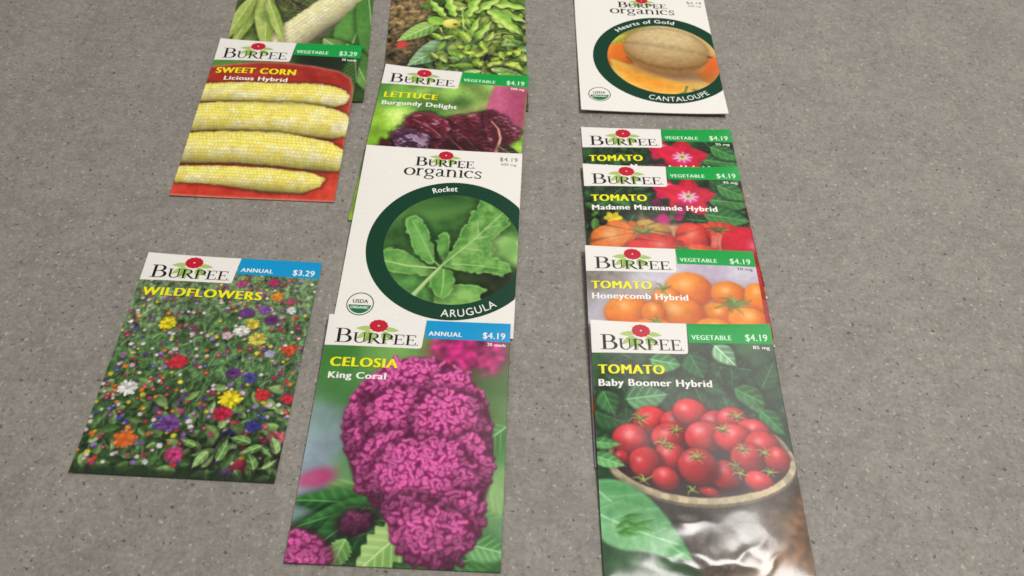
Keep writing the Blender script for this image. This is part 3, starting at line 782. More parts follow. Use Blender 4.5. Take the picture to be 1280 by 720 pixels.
def pic_veg(H):
    p = Print(H, 71)
    p.mesh_bg([(6, 25, C(106, 84, 58)), (18, 38, C(120, 96, 66)), (8, 55, C(76, 60, 44)), (6, 75, C(64, 52, 40)), (40, 40, C(62, 92, 34)), (70, 30, C(70, 96, 38)), (75, 60, C(60, 84, 36)), (60, 90, C(40, 54, 26)), (20, 95, C(60, 90, 50)), (40, 110, C(50, 60, 30))], 2)
    n = p.fbm(2.4, 4)
    p.c = np.clip(p.c * (1 + .3 * n[..., None]), 0, 1)
    for _ in range(160):
        p.spot(p.r.uniform(0, 26), p.r.uniform(10, 70), p.r.uniform(.6, 1.8), p.r.uniform(.5, 1.4), C(150, 124, 92) * p.r.uniform(.5, 1.15), p.r.uniform(0, 3), .4, .7)
    pal = [C(150, 190, 62), C(112, 164, 50), C(176, 208, 84), C(86, 138, 44), C(196, 216, 110), C(60, 108, 40)]
    p.leaves(60, 24, 8, 84, 86, (10, 18), .22, [C(74, 122, 46), C(58, 100, 40), C(96, 146, 58)], shadow=.35, soft=.4)
    p.leaves(230, 26, 6, 86, 88, (5, 15), .26, pal, shadow=.26, soft=.25, serr=.3)
    for _ in range(46):
        a = p.r.uniform(-3.0, .2)
        l = p.r.uniform(16, 34)
        x, y = 48 + p.r.normal() * 5, 58 + p.r.normal() * 8
        p.stroke([(x, y), (x + .5 * l * math.cos(a), y + .5 * l * math.sin(a) - 2), (x + l * math.cos(a), y + l * math.sin(a) + p.r.uniform(0, 6))], p.r.uniform(.8, 1.5), .4, [C(196, 214, 110), C(150, 186, 76), C(214, 228, 150), C(74, 116, 44)][p.r.integers(4)])
    # big arching blades
    for x, y, a, L, w, cv in ((60, 26, .15, 26, 3.6, .3), (58, 20, -.1, 28, 3.4, .25), (62, 33, .55, 26, 4.4, .15), (60, 26, .75, 30, 4.6, .1), (52, 30, -.9, 26, 3, .1), (40, 34, -1.9, 24, 3, 0.1), (34, 34, -2.2, 20, 2.6, .1), (48, 34, -1.3, 26, 3, 0), (46, 66, -1.35, 34, 2.6, .05),
                              (50, 62, -1.15, 28, 2.6, .05), (70, 50, .9, 22, 4, .1)):
        p.leaf(x, y, a, L, w, C(196, 222, 116), C(112, 166, 60), None, shadow=.4, curve=cv, sp=7, serr=.28, sn=3)
    # grey-green leaf lower left and a leaf to the left
    p.leaf(40, 56, 2.35, 36, 8.5, C(130, 166, 132), C(84, 128, 88), C(180, 206, 170), shadow=.45, sp=5, curve=.05)
    p.leaf(30, 40, 2.5, 30, 6.0, C(144, 184, 96), C(98, 146, 66), C(206, 224, 170), shadow=.4, sp=4)
    p.leaf(24, 36, .5, 12, 4, C(150, 196, 76), C(108, 160, 50), shadow=.3)
    # small pale round fruit with a dark eye, red spot on the soil
    p.ball(38, 41, 5.4, 4.6, C(222, 216, 110), C(170, 164, 60), C(246, 240, 180), gl=.4)
    p.spot(40.2, 41.6, 1.3, 1.0, C(74, 60, 30), 0, .4)
    p.spot(9, 61, 3.2, 3.4, C(196, 52, 52), .3, .9)
    p.leaves(110, 30, 55, 84, 92, (5, 13), .24, [C(176, 208, 84), C(146, 190, 66), C(196, 220, 112), C(124, 170, 62), C(130, 170, 100)], shadow=.3, soft=.25, serr=.32)
    p.spot(66, 82, 9, 3, C(38, 40, 26), .1, 1.4, .85)
    for x, y, a in ((62, 82, .25), (66, 86, .35), (56, 84, 2.7)):
        p.leaf(x, y, a, 20, 3.2, C(170, 196, 120), C(104, 146, 66), C(214, 226, 170), shadow=.5)
    for _ in range(16):
        p.spot(p.r.uniform(44, 82), p.r.uniform(62, 80), p.r.uniform(1, 2.6), p.r.uniform(.8, 1.6), C(206, 220, 84), p.r.uniform(0, 3), .5, .8)
    p.c = np.clip(p.c, 0, 1) ** .88 * np.array((1.06, 1.07, .98))
    return p


def kernels(p, sd, ax, ay, ang, L, R, c1, c2, dark, kt=2.3, rows=13, off=0.0, bend=0.0):
    """a cob along ang from (ax, ay): kernel grid wrapped round a cylinder"""
    ca, sa = math.cos(ang), math.sin(ang)
    t = (p.X - ax) * ca + (p.Y - ay) * sa
    v = -(p.X - ax) * sa + (p.Y - ay) * ca - bend * (t / L) ** 2 * L
    v = v + .25 * p.field(9)
    s = np.clip(v / R, -.999, .999)
    th = np.arcsin(s) / math.pi * rows + off
    j = np.floor(th)
    tt = t / kt + .35 * np.sin(j * 2.4) + .2 * p.field(5)
    i = np.floor(tt)
    fu, fv = tt - i - .5, th - j - .5
    dome = np.clip(1 - (np.abs(fu) * 1.85) ** 4 - (np.abs(fv) * 1.9) ** 4, 0, 1)
    h = (np.sin(i * 12.9898 + j * 78.233) * 43758.5453) % 1.0
    h2 = (np.sin(i * 39.34 + j * 11.135) * 24634.63) % 1.0
    band = np.exp(-((s - .25) / .4) ** 2) * (.6 + .4 * p.field(7))
    k = np.clip(band * .8 + .45 * (h > .78) + .15 * p.field(4), 0, 1) * (.6 + .4 * h2)
    cc = c1 * (1 - k[..., None]) + c2 * k[..., None]
    lit = np.clip(.58 + .46 * np.sqrt(1 - s * s) - .20 * s, 0, 1.12)
    cc = cc * (lit * (.90 + .11 * dome) * (.97 + .05 * h2))[..., None]
    gl = np.clip(dome - .8, 0, 1)[..., None] * np.clip(-s + .3, 0, 1)[..., None]
    cc = np.clip(cc + gl * .25, 0, 1)
    m = (1 - dome)[..., None] * .11
    cc = cc * (1 - m) + dark * m
    p.put((slice(None), slice(None)), sig(sd / .3), cc)


def pic_corn(H):
    p = Print(H, 81)
    p.mesh_bg([(5, 20, C(88, 140, 60)), (30, 20, C(60, 110, 40)), (60, 14, C(24, 36, 22)), (80, 20, C(26, 44, 26)), (82, 60, C(30, 44, 28)), (40, 60, C(150, 40, 30))], 2)
    p.leaf(80, 12, 1.4, 40, 8, C(60, 96, 44), C(34, 66, 30), C(110, 140, 90), soft=1)
    # red tray with a rounded corner
    tray = p.poly_sd([(-5, 26), (12, 23), (25, 20.5), (40, 20), (58, 22), (72, 25), (79, 30), (81.5, 38), (82, 50), (82.4, 80), (84, 130), (-5, 130)])
    p.put((slice(None), slice(None)), sig((tray + 1.0) / .35), C(206, 120, 104))
    k = np.clip((p.Y - 20) / 90, 0, 1)[..., None]
    p.put((slice(None), slice(None)), sig(tray / .4), C(160, 42, 34) * (1 - k) + C(206, 62, 42) * k + .02 * p.fbm(8)[..., None])
    y1, y2, dk = C(238, 222, 104), C(244, 238, 198), C(166, 140, 50)
    cobs = [([(-6, 40), (20, 38.2), (50, 37.2), (64, 37.0), (72, 38.4), (78, 41.5), (80, 45), (79, 50), (74, 53.5), (60, 53), (30, 52.5), (-6, 53)], -10, 45.4, 0.01, 8.6),
            ([(-6, 56), (20, 54.5), (50, 53.2), (66, 54.4), (76, 57), (82, 61), (83, 67), (82, 75), (76, 77.5), (60, 76.6), (30, 74.5), (-6, 76)], -10, 65.2, 0.01, 11.5),
            ([(-6, 79), (20, 77), (46, 76.4), (62, 79), (76, 82), (82, 86), (83, 93), (82, 100.5), (72, 101), (50, 99), (30, 98.2), (-6, 99)], -10, 86.4, 0.035, 11.7),
            ([(-6, 103), (20, 102), (46, 102.2), (60, 103.5), (70, 104.6), (75, 107), (74, 112), (66, 116.5), (50, 116.8), (20, 113), (-6, 112)], -10, 107.2, 0.03, 7.2)]
    for pts, ax, ay, ang, R in cobs:
        sd = p.poly_sd(pts) + 1.0 + .2 * p.field(1.6)
        p.c *= 1 - .5 * sig((sd + 1.1) / .5)[..., None]
        kernels(p, sd, ax, ay, ang, 90, R + .9, y1, y2, dk, rows=15 if R > 10 else 12, kt=1.9)
    # whiter tips
    for x, y, rx, ry in ((77, 46, 4, 4.5), (80, 67, 4, 7), (66, 62, 5, 4), (10, 44, 2.5, 3)):
        p.spot(x, y, rx, ry, C(240, 236, 214), 0, 2.4, .4)
    p.put((slice(None), slice(None)), sig((p.Y - (H - .9)) / .25), C(214, 130, 112))
    p.tone(2.5, .025)
    return p


def pic_corn_ear(H):
    p = Print(H, 91)
    p.mesh_bg([(10, 10, C(88, 100, 52)), (30, 25, C(58, 62, 34)), (36, 38, C(70, 78, 44)), (25, 35, C(80, 96, 50)), (60, 20, C(100, 130, 60)), (80, 30, C(70, 124, 50)), (75, 60, C(72, 116, 52)), (80, 90, C(44, 80, 36)), (50, 90, C(80, 110, 50)), (10, 80, C(90, 120, 50)), (6, 60, C(96, 120, 56))], 2)
    p.tone(7, .12)
    g, g2 = C(92, 150, 66), C(62, 114, 46)
    p.leaf(84, 6, 1.75, 92, 15, g, g2, C(146, 186, 120), sp=40, shadow=.3, soft=.6, vs=0)
    p.leaf(78, 4, 1.45, 110, 9, C(82, 138, 58), C(56, 104, 42), C(150, 186, 120), sp=40, shadow=.4, soft=.6, vs=0)
    p.leaf(56, 62, .75, 60, 8, C(150, 178, 104), C(96, 134, 66), C(196, 210, 150), sp=30, shadow=.35, soft=.6, vs=0)
    p.leaf(70, 66, 1.2, 50, 7, C(112, 156, 76), C(70, 116, 52), C(170, 196, 130), sp=30, shadow=.35, soft=.6, vs=0)
    # silk threads
    for _ in range(26):
        x, y = p.r.uniform(22, 44), p.r.uniform(14, 34)
        p.stroke([(x, y), (x + p.r.uniform(-4, 8), y + p.r.uniform(2, 8)), (x + p.r.uniform(-2, 14), y + p.r.uniform(6, 14))], .35, .15, C(150, 150, 96), a=.6)
    # pale cob running up to the right
    sd = p.poly_sd([(18, 72), (24, 58), (32, 47), (42, 34), (54, 20), (66, 8), (76, 10), (76, 22), (70, 34), (62, 50), (54, 62), (44, 74), (30, 80)]) + .25 * p.field(1.6)
    kernels(p, sd, 20, 78, -.905, 90, 14.2, C(228, 220, 166), C(236, 230, 196), C(176, 160, 100), kt=2.1, rows=17, off=.3)
    # husk pulled back
    for x, y, a, L, w in ((14, 12, 1.75, 60, 6.0), (16, 14, 1.45, 62, 6.5), (10, 20, 1.85, 50, 5.0), (19, 24, 1.25, 46, 3.6)):
        p.leaf(x, y, a, L, w, C(186, 204, 112), C(146, 172, 74), C(212, 222, 150), sp=30, shadow=.3, soft=.4, vs=0)
    p.spot(19, 41, 3, 5, C(104, 140, 56), -.2, 1.2, .7)
    p.tone(2, .03)
    return p


def pic_wild(H):
    p = Print(H, 101)
    p.mesh_bg([(20, 20, C(92, 112, 78)), (60, 18, C(96, 116, 80)), (40, 50, C(66, 96, 56)), (20, 80, C(58, 90, 48)), (70, 80, C(62, 92, 54)), (50, 108, C(50, 80, 40)), (80, 50, C(72, 100, 62))], 2)
    p.c = np.clip(p.c * 1.12 * (1 + .22 * p.fbm(2.0, 3)[..., None]), 0, 1)
    for _ in range(560):
        x, y = p.r.uniform(-2, 85), p.r.uniform(12, H)
        l = 2 + 8 * (y / H)
        a = p.r.normal(-1.57, .5)
        p.stroke([(x, y), (x + l * math.cos(a), y + l * math.sin(a))], .5 + .5 * y / H, .2, [C(128, 160, 104), C(96, 132, 76), C(60, 86, 50), C(160, 186, 134), C(48, 70, 42)][p.r.integers(5)], a=.8)
    p.leaves(150, -2, 70, 85, H, (4, 9), .26, [C(140, 180, 100), C(106, 152, 74), C(80, 124, 64), C(166, 200, 124)], shadow=.22, soft=.35)

    def flower(x, y, r, c, n=8, eye=None, flat=.85):
        p.spot(x + .3, y + .5, r * 1.05, r * flat, C(34, 46, 30), 0, .6, .6)
        a0 = p.r.uniform(0, 6)
        if r < 1.9:
            for k in range(n):
                an = a0 + k * 6.283 / n
                p.spot(x + .55 * r * math.cos(an), y + .55 * r * flat * math.sin(an), .5 * r, .36 * r, np.clip(c * p.r.uniform(.74, 1.12), 0, 1), an, .25)
        else:
            p.spot(x, y, r * .72, r * .72 * flat, c * .62, 0, .5)
            for rad, m in ((1.0, 17), (.68, 12)):
                for k in range(m):
                    an = a0 + k * 6.283 / m + p.r.uniform(-.16, .16)
                    l = r * rad * p.r.uniform(.82, 1.1)
                    p.stroke([(x + .12 * r * math.cos(an), y + .12 * r * math.sin(an)), (x + .6 * l * math.cos(an + .1), y + .6 * l * flat * math.sin(an + .1)), (x + l * math.cos(an), y + l * flat * math.sin(an))],
                             .22 * r, .30 * r, np.clip(c * p.r.uniform(.68, 1.1) + p.r.uniform(-.02, .05), 0, 1), soft=.25)
        if eye is not None: p.spot(x, y, .28 * r, .24 * r, eye, 0, .25)
    pal = [C(206, 50, 60), C(200, 60, 120), C(228, 206, 60), C(236, 232, 232), C(120, 70, 150), C(64, 74, 160), C(226, 120, 44), C(176, 40, 90), C(150, 120, 190), C(238, 190, 214), C(96, 60, 130), C(232, 228, 226)]
    pts = sorted([(p.r.uniform(0, 83), 12 + (H - 16) * p.r.uniform(0, 1) ** 1.25) for _ in range(560)], key=lambda t: t[1])
    for x, y in pts:
        flower(x, y, p.r.uniform(.4, .95) * (.9 + .7 * y / H), pal[p.r.integers(len(pal))], 6, C(220, 190, 70) if p.r.random() < .4 else None)
    Y = C(246, 222, 30)
    feat = [(63, 14, 2.6, C(196, 40, 110)), (48, 16, 2.4, C(190, 70, 130)), (66, 22, 3.0, C(238, 150, 50)), (73, 24, 1.8, C(206, 70, 110)), (58, 21, 2.4, C(160, 110, 170)), (54, 32, 3.4, C(116, 60, 140)), (62, 30, 3.0, C(130, 84, 160)), (66, 35, 3.4, C(100, 40, 110)), (74, 29, 2.4, C(226, 226, 226)), (58, 38, 3.4, C(226, 206, 70)),
            (54, 42, 3.6, C(240, 238, 234)), (62, 46, 4.4, C(222, 206, 84)), (48, 45, 2.4, C(226, 196, 204)), (77, 50.5, 3.2, C(220, 76, 34)), (69, 53, 2.4, C(180, 184, 214)), (63, 66, 3.2, C(70, 70, 150)), (55, 64, 3.4, C(96, 50, 120)), (70, 74, 3.4, C(206, 40, 46)), (81, 75, 3, C(206, 36, 60)), (57, 77, 5.2, Y),
            (55, 84, 4.2, C(196, 30, 66)), (69, 89, 3.6, C(50, 50, 130)), (60, 94, 3, C(44, 40, 110)), (80, 94, 4, C(228, 100, 120)), (80, 96, 2.2, C(240, 220, 220)), (68, 108, 4, C(196, 44, 70)), (63, 111, 3.2, C(120, 80, 150)), (20, 40, 4, Y), (30, 60, 4.4, C(206, 40, 60)), (12, 74, 4.6, C(238, 236, 232)), (34, 90, 5, C(120, 70, 150)), (18, 98, 5, C(226, 110, 40)), (40, 104, 4, C(200, 60, 120))]
    for x, y, r, c in feat: flower(x, y, r * .88, c, 11, c * p.r.uniform(.55, .9))
    p.leaves(24, 45, 94, 84, H, (5, 10), .24, [C(150, 190, 112), C(110, 160, 78)], C(190, 214, 150), shadow=.4, soft=.3)
    p.put((slice(None), slice(None)), sig((p.Y - (H - 3.2)) / .6), C(30, 46, 26), .8)
    return p


# ------------------------------------------------------------------ packet surface, drawn on by every part
class Surface:
    """height (m) of a packet's printed face in its own frame; x right, y up from the packet's centre"""
    def __init__(s, H, sy, seed, bulge, crease, prof, extra=None):
        s.H, s.sy, s.prof, s.bulge, s.crease, s.extra = H, sy, prof, bulge, crease, extra
        r = np.random.default_rng(seed)
        s.lift = [r.choice((.15, .5, 1.3)) * r.uniform(.6, 1.2) for _ in range(4)]
        s.k = [(r.uniform(-1, 1), r.uniform(-1, 1), r.uniform(0, 6.28), r.uniform(.5, 1)) for _ in range(9)]

    def base(s, xmm, ymm):
        xmm, ymm = np.asarray(xmm, float), np.asarray(ymm, float)
        b = np.interp(ymm / s.H, s.prof[0], s.prof[1])
        for (cx, cy), h in zip(((0, 0), (WMM, 0), (0, s.H), (WMM, s.H)), s.lift):
            b = b + h * np.clip(1 - np.hypot(xmm - cx, ymm - cy) / 34.0, 0, 1) ** 2
        return b * .001

    def z(s, x, y):
        x, y = np.asarray(x, float), np.asarray(y, float)
        u, v = np.clip(x / WMM, 0, 1), np.clip(y / s.H, 0, 1)
        b = (1 - (2 * u - 1) ** 4) * (1 - (2 * v - 1) ** 6)
        bump = s.bulge * b * (1 - .25 * (2 * u - 1) ** 2)
        w = sum(a * np.sin((kx * x + ky * y) * .16 + ph) for kx, ky, ph, a in s.k) * s.crease * (.25 + .75 * b)
        e = .45
        zz = s.base(x, y) * 1000 + e + bump + w
        if s.extra is not None: zz = zz + s.extra(x, y) * b ** .5
        return zz * .001

    def pt(s, x, y, layer):
        """print millimetres (y downwards, before the vertical scale) to packet coordinates"""
        x, y = np.asarray(x, float), np.asarray(y, float) * s.sy[0] + s.sy[1]
        return np.stack([(x - WMM / 2) * .001, (s.H / 2 - y) * .001, s.z(x, y) + layer * 2.5e-5], -1)


def new_obj(name, me, parent, mats):
    for m in mats: me.materials.append(m)
    o = bpy.data.objects.new(name, me)
    col.objects.link(o)
    o.parent = parent
    return o


def envelope(p, S, mat, parent):
    nu, nv = p.nu, p.nv
    co = np.empty((nv, nu, 3))
    co[..., 0] = (p.X - WMM / 2) * .001
    co[..., 1] = (S.H / 2 - p.Y) * .001
    co[..., 2] = S.z(p.X, p.Y)
    idx = np.arange(nu * nv).reshape(nv, nu)
    q = np.stack([idx[1:, :-1], idx[1:, 1:], idx[:-1, 1:], idx[:-1, :-1]], -1).reshape(-1, 4)
    rim = np.concatenate([idx[0, :-1], idx[:-1, -1], idx[-1, :0:-1], idx[:0:-1, 0]])
    n0, nr = nu * nv, len(rim)
    lo = co.reshape(-1, 3)[rim].copy()
    lo[:, 2] = S.base(lo[:, 0] * 1000 + WMM / 2, S.H / 2 - lo[:, 1] * 1000) + 5e-5
    k = np.arange(nr)
    k2 = (k + 1) % nr
    side = np.stack([rim[k2], n0 + k2, n0 + k, rim[k]], -1)[:, ::-1]
    # underside: every row, a few columns
    L = {int(v): n0 + i for i, v in enumerate(rim)}
    cols = np.unique(np.append(np.arange(0, nu, 18), nu - 1))
    G = np.empty((nv, len(cols)), int)
    extra, nxt = [], n0 + nr
    for jc, cix in enumerate(cols):
        if cix in (0, nu - 1):
            G[:, jc] = [L[int(v)] for v in idx[:, cix]]
            continue
        G[0, jc], G[-1, jc] = L[int(idx[0, cix])], L[int(idx[-1, cix])]
        e = co[1:-1, cix].copy()
        e[:, 2] = S.base(p.x[cix], p.y[1:-1]) + 5e-5
        extra.append(e)
        G[1:-1, jc] = np.arange(nxt, nxt + nv - 2)
        nxt += nv - 2
    bot = np.stack([G[:-1, :-1], G[:-1, 1:], G[1:, 1:], G[1:, :-1]], -1).reshape(-1, 4)
    extra = np.concatenate(extra)
    faces = np.concatenate([q, side, bot])
    verts = np.concatenate([co.reshape(-1, 3), lo, extra])
    me = bpy.data.meshes.new('envelope')
    me.vertices.add(len(verts))
    me.vertices.foreach_set('co', verts.ravel())
    me.loops.add(faces.size)
    me.loops.foreach_set('vertex_index', faces.ravel().astype(np.int32))
    me.polygons.add(len(faces))
    me.polygons.foreach_set('loop_start', np.arange(0, faces.size, 4, dtype=np.int32))
    me.polygons.foreach_set('loop_total', np.full(len(faces), 4, np.int32))
    sm = np.zeros(len(faces), bool)
    sm[:len(q)] = True
    me.polygons.foreach_set('use_smooth', sm)
    me.update(calc_edges=True)
    c = np.clip(p.c, 0, 1).reshape(-1, 3)
    c = np.concatenate([c, c[rim], np.full((len(extra), 3), .9)])
    rgba = np.ones((len(c), 4), np.float32)
    rgba[:, :3] = s2l(c)
    a = me.color_attributes.new('print', 'FLOAT_COLOR', 'POINT')
    a.data.foreach_set('color', rgba.ravel())
    return new_obj('envelope', me, parent, [mat])


def flat_mesh(name, S, parent, polys, mat, layer, mats=None):
    """polys: list of (points in print mm, faces, extra layer, material index)"""
    V, F, MI = [], [], []
    for pts, faces, ex, mi in polys:
        n = len(V)
        P = np.asarray(pts, float)
        V += S.pt(P[:, 0], P[:, 1], layer + ex).tolist()
        F += [tuple(i + n for i in f) for f in faces]
        MI += [mi] * len(faces)
    me = bpy.data.meshes.new(name)
    me.from_pydata(V, [], F)
    me.polygons.foreach_set('material_index', MI)
    me.update()
    # every printed face looks up
    flip = [pl.normal.z < 0 for pl in me.polygons]
    if any(flip):
        me.clear_geometry()
        me.from_pydata(V, [], [f[::-1] if fl else f for f, fl in zip(F, flip)])
        me.polygons.foreach_set('material_index', MI)
        me.update()
    return new_obj(name, me, parent, mats or [mat])


def rect_poly(x0, y0, x1, y1, nx=24, ny=10, cut=0.0, slant=0.0):
    pts, fc = [], []
    for j in range(ny + 1):
        for i in range(nx + 1):
            x, y = x0 + (x1 - x0) * i / nx, y0 + (y1 - y0) * j / ny
            x += slant * (1 - j / ny) * (i / nx)
            if cut and i == nx and j == ny: x, y = x - cut * .3, y - cut * .3
            pts.append((x, y))
    w = nx + 1
    for j in range(ny):
        for i in range(nx):
            fc.append((j * w + i, j * w + i + 1, (j + 1) * w + i + 1, (j + 1) * w + i))
    return (pts, fc, 0, 0)


# ---- sans lettering from Blender's own built-in font
_txt = {}


def glyph_mesh(body, off, shear, space):
    key = (body, off, shear, space)
    if key in _txt: return _txt[key]
    c = bpy.data.curves.new('lettering', 'FONT')
    c.body, c.offset, c.shear, c.space_character = body, off, shear, space
    c.resolution_u = 5
    o = bpy.data.objects.new('lettering', c)
    col.objects.link(o)
    dg = bpy.context.evaluated_depsgraph_get()
    me = bpy.data.meshes.new_from_object(o.evaluated_get(dg))
    P = np.empty(len(me.vertices) * 3)
    me.vertices.foreach_get('co', P)
    P = P.reshape(-1, 3)[:, :2]
    F = [tuple(pl.vertices) for pl in me.polygons]
    bpy.data.objects.remove(o)
    bpy.data.meshes.remove(me)
    P = P / .728                                            # cap height of the built-in font
    P[:, 0] -= P[:, 0].min()
    _txt[key] = (P, F)
    return P, F


def text(name, S, parent, body, x0, x1, base, cap, mat, layer, bold=.022, shear=0.0, space=1.06, slope=0.0, shadow=None):
    P, F = glyph_mesh(body, 0.0, shear, space)
    w = P[:, 0].max()
    X = x0 + P[:, 0] / w * (x1 - x0)
    Y = base - P[:, 1] * cap + slope * (X - x0)
    h = max(bold, 0) * 1.9 * cap              # heavier stems: the same outline laid down side by side
    polys = []
    if shadow:
        polys.append((np.stack([X + .35, Y + .3], 1), F, -.4, 1))
    for n, dx in enumerate((-h, 0, h) if h else (0,)):
        polys.append((np.stack([X + dx, Y], 1), F, .08 * n, 0))
    return flat_mesh(name, S, parent, polys, mat, layer, [mat, shadow] if shadow else [mat])


def arc_text(name, S, parent, body, cx, cy, r, a0, a1, cap, mat, layer, bottom=False, bold=.008):
    """letters round a circle, angles in degrees clockwise from the top (or anticlockwise from the bottom)"""
    P, F = glyph_mesh(body, 0.0, 0.0, 1.1)
    t0 = math.radians(a0) + P[:, 0] / P[:, 0].max() * math.radians(a1 - a0)
    polys = []
    for n, dt in enumerate((-1, 0, 1) if bold > .01 else (0,)):
        polys.append(ring_word(P, t0 + dt * bold * 1.9 * cap / r, cx, cy, r, cap, bottom) + (F, .08 * n, 0))
    return flat_mesh(name, S, parent, [(np.stack(q[:2], 1),) + q[2:] for q in polys], mat, layer)


def ring_word(P, t, cx, cy, r, cap, bottom):
    if bottom:
        rr = r - P[:, 1] * cap
        X, Y = cx + rr * np.sin(t), cy + rr * np.cos(t)
    else:
        rr = r + P[:, 1] * cap
        X, Y = cx + rr * np.sin(t), cy - rr * np.cos(t)
    return X, Y


# ---- serif wordmark drawn with a broad pen: strokes thick when vertical, hair-thin when horizontal
def arc(cx, cy, rx, ry, a0, a1, n=14):
    t = np.radians(np.linspace(a0, a1, n))
    return [(cx + rx * math.cos(a), cy + ry * math.sin(a)) for a in t]


SERIF = {   # unit cap height, y up; (path, thick, thin)
    'B': (0.80, [([(.19, 0), (.19, 1)], .13, .13), ([(.02, .98), (.40, .98)], .04, .04), ([(.02, .02), (.42, .02)], .04, .04), ([(.19, .98)] + arc(.40, .755, .22, .225, 90, -90) + [(.19, .53)], .14, .045), ([(.19, .53)] + arc(.43, .275, .27, .255, 90, -90) + [(.19, .02)], .15, .045)]),
    'U': (0.86, [([(.18, 1), (.18, .38)] + arc(.44, .33, .26, .31, 180, 300)[1:], .13, .05), (arc(.44, .33, .26, .31, 290, 360) + [(.70, 1)], .07, .05), ([(.03, .98), (.34, .98)], .04, .04), ([(.57, .98), (.83, .98)], .04, .04)]),
    'R': (0.84, [([(.19, 0), (.19, 1)], .13, .13), ([(.02, .98), (.40, .98)], .04, .04), ([(.02, .02), (.36, .02)], .04, .04), ([(.19, .98)] + arc(.40, .74, .23, .24, 90, -90) + [(.19, .50)], .14, .045), ([(.40, .50), (.62, .18), (.80, .02)], .15, .10), ([(.70, .02), (.86, .02)], .04, .04)]),
    'P': (0.74, [([(.19, 0), (.19, 1)], .13, .13), ([(.02, .98), (.40, .98)], .04, .04), ([(.02, .02), (.38, .02)], .04, .04), ([(.19, .98)] + arc(.41, .725, .24, .255, 90, -90) + [(.19, .47)], .14, .045)]),
    'E': (0.72, [([(.19, 0), (.19, 1)], .13, .13), ([(.02, .98), (.62, .98)], .05, .05), ([(.62, 1), (.63, .78)], .05, .05), ([(.19, .52), (.50, .52)], .045, .045), ([(.50, .64), (.50, .40)], .04, .04), ([(.02, .02), (.66, .02)], .05, .05), ([(.67, .25), (.64, .0)], .05, .05)]),
    'o': (0.96, [(arc(.48, .5, .38, .47, 0, 360, 30), .17, .06)]),
    'r': (0.70, [([(.22, 0), (.22, .98)], .15, .15), ([(.06, .03), (.42, .03)], .06, .06), ([(.06, .93), (.24, .97)], .07, .07), ([(.22, .62), (.36, .88), (.52, .93), (.62, .84)], .12, .10)]),
    'g': (0.90, [(arc(.40, .64, .28, .31, 0, 360, 26), .15, .06), ([(.30, .32), (.18, .20), (.24, .08), (.50, .05), (.72, -.02)], .10, .11), ([(.72, -.02)] + arc(.42, -.18, .34, .20, 10, -180, 16) + [(.16, .0), (.30, .06)], .12, .06), ([(.62, .86), (.74, .96), (.86, .92)], .07, .07)]),
    'a': (0.84, [([(.12, .80), (.26, .95), (.44, .95), (.56, .82), (.57, .62), (.57, .16), (.66, .03), (.80, .10)], .15, .07), ([(.57, .58), (.30, .48), (.13, .32), (.14, .12), (.28, .02), (.44, .06), (.57, .2)], .14, .06)]),
    'n': (1.04, [([(.22, 0), (.22, .98)], .15, .15), ([(.06, .03), (.40, .03)], .06, .06), ([(.06, .93), (.24, .97)], .07, .07), ([(.22, .66), (.40, .92), (.58, .95), (.74, .80), (.78, .6), (.78, 0)], .15, .07), ([(.62, .03), (.96, .03)], .06, .06)]),
    'i': (0.46, [([(.23, 0), (.23, .98)], .15, .15), ([(.06, .03), (.42, .03)], .06, .06), ([(.06, .93), (.25, .97)], .07, .07), ([(.22, 1.26), (.22, 1.44)], .17, .17)]),
    'c': (0.80, [(arc(.46, .5, .36, .46, 48, 312, 24), .16, .06), ([(.64, .84), (.72, .76)], .12, .12)]),
    's': (0.70, [([(.58, .82), (.44, .95), (.26, .93), (.15, .80), (.18, .64), (.36, .52), (.54, .38), (.58, .22), (.46, .06), (.28, .03), (.13, .12)], .11, .09), ([(.60, .94), (.58, .70)], .05, .05), ([(.11, .30), (.12, .02)], .05, .05)]),
    '.': (0.2, [(arc(.1, .06, .06, .06, 0, 360, 10), .05, .05)]),
}


def pen(path, thick, thin):
    P = np.asarray(path, float)
    d = np.gradient(P, axis=0)
    l = np.hypot(d[:, 0], d[:, 1]) + 1e-9
    d /= l[:, None]
    w = (thin + (thick - thin) * np.abs(d[:, 1]) ** 1.6) * .5
    nrm = np.stack([-d[:, 1], d[:, 0]], 1)
    A, B = P + nrm * w[:, None], P - nrm * w[:, None]
    n = len(P)
    return np.concatenate([A, B]), [(i, i + 1, n + i + 1, n + i) for i in range(n - 1)]


def serif(letters, x0, x1, base, caps, weight=1.0):
    """letters in a row scaled to fit x0..x1; caps: height of each letter; returns polys"""
    wid = sum(SERIF[c][0] * h for c, h in zip(letters, caps))
    k = (x1 - x0) / wid
    x, out, ex = x0, [], 0.0
    for c, h in zip(letters, caps):
        for path, tk, tn in SERIF[c][1]:
            pts, fc = pen(path, tk * weight, tn * weight)
            out.append((np.stack([x + pts[:, 0] * h * k, base - pts[:, 1] * h], 1), fc, ex, 0))
            ex += .02
        x += SERIF[c][0] * h * k
    return out


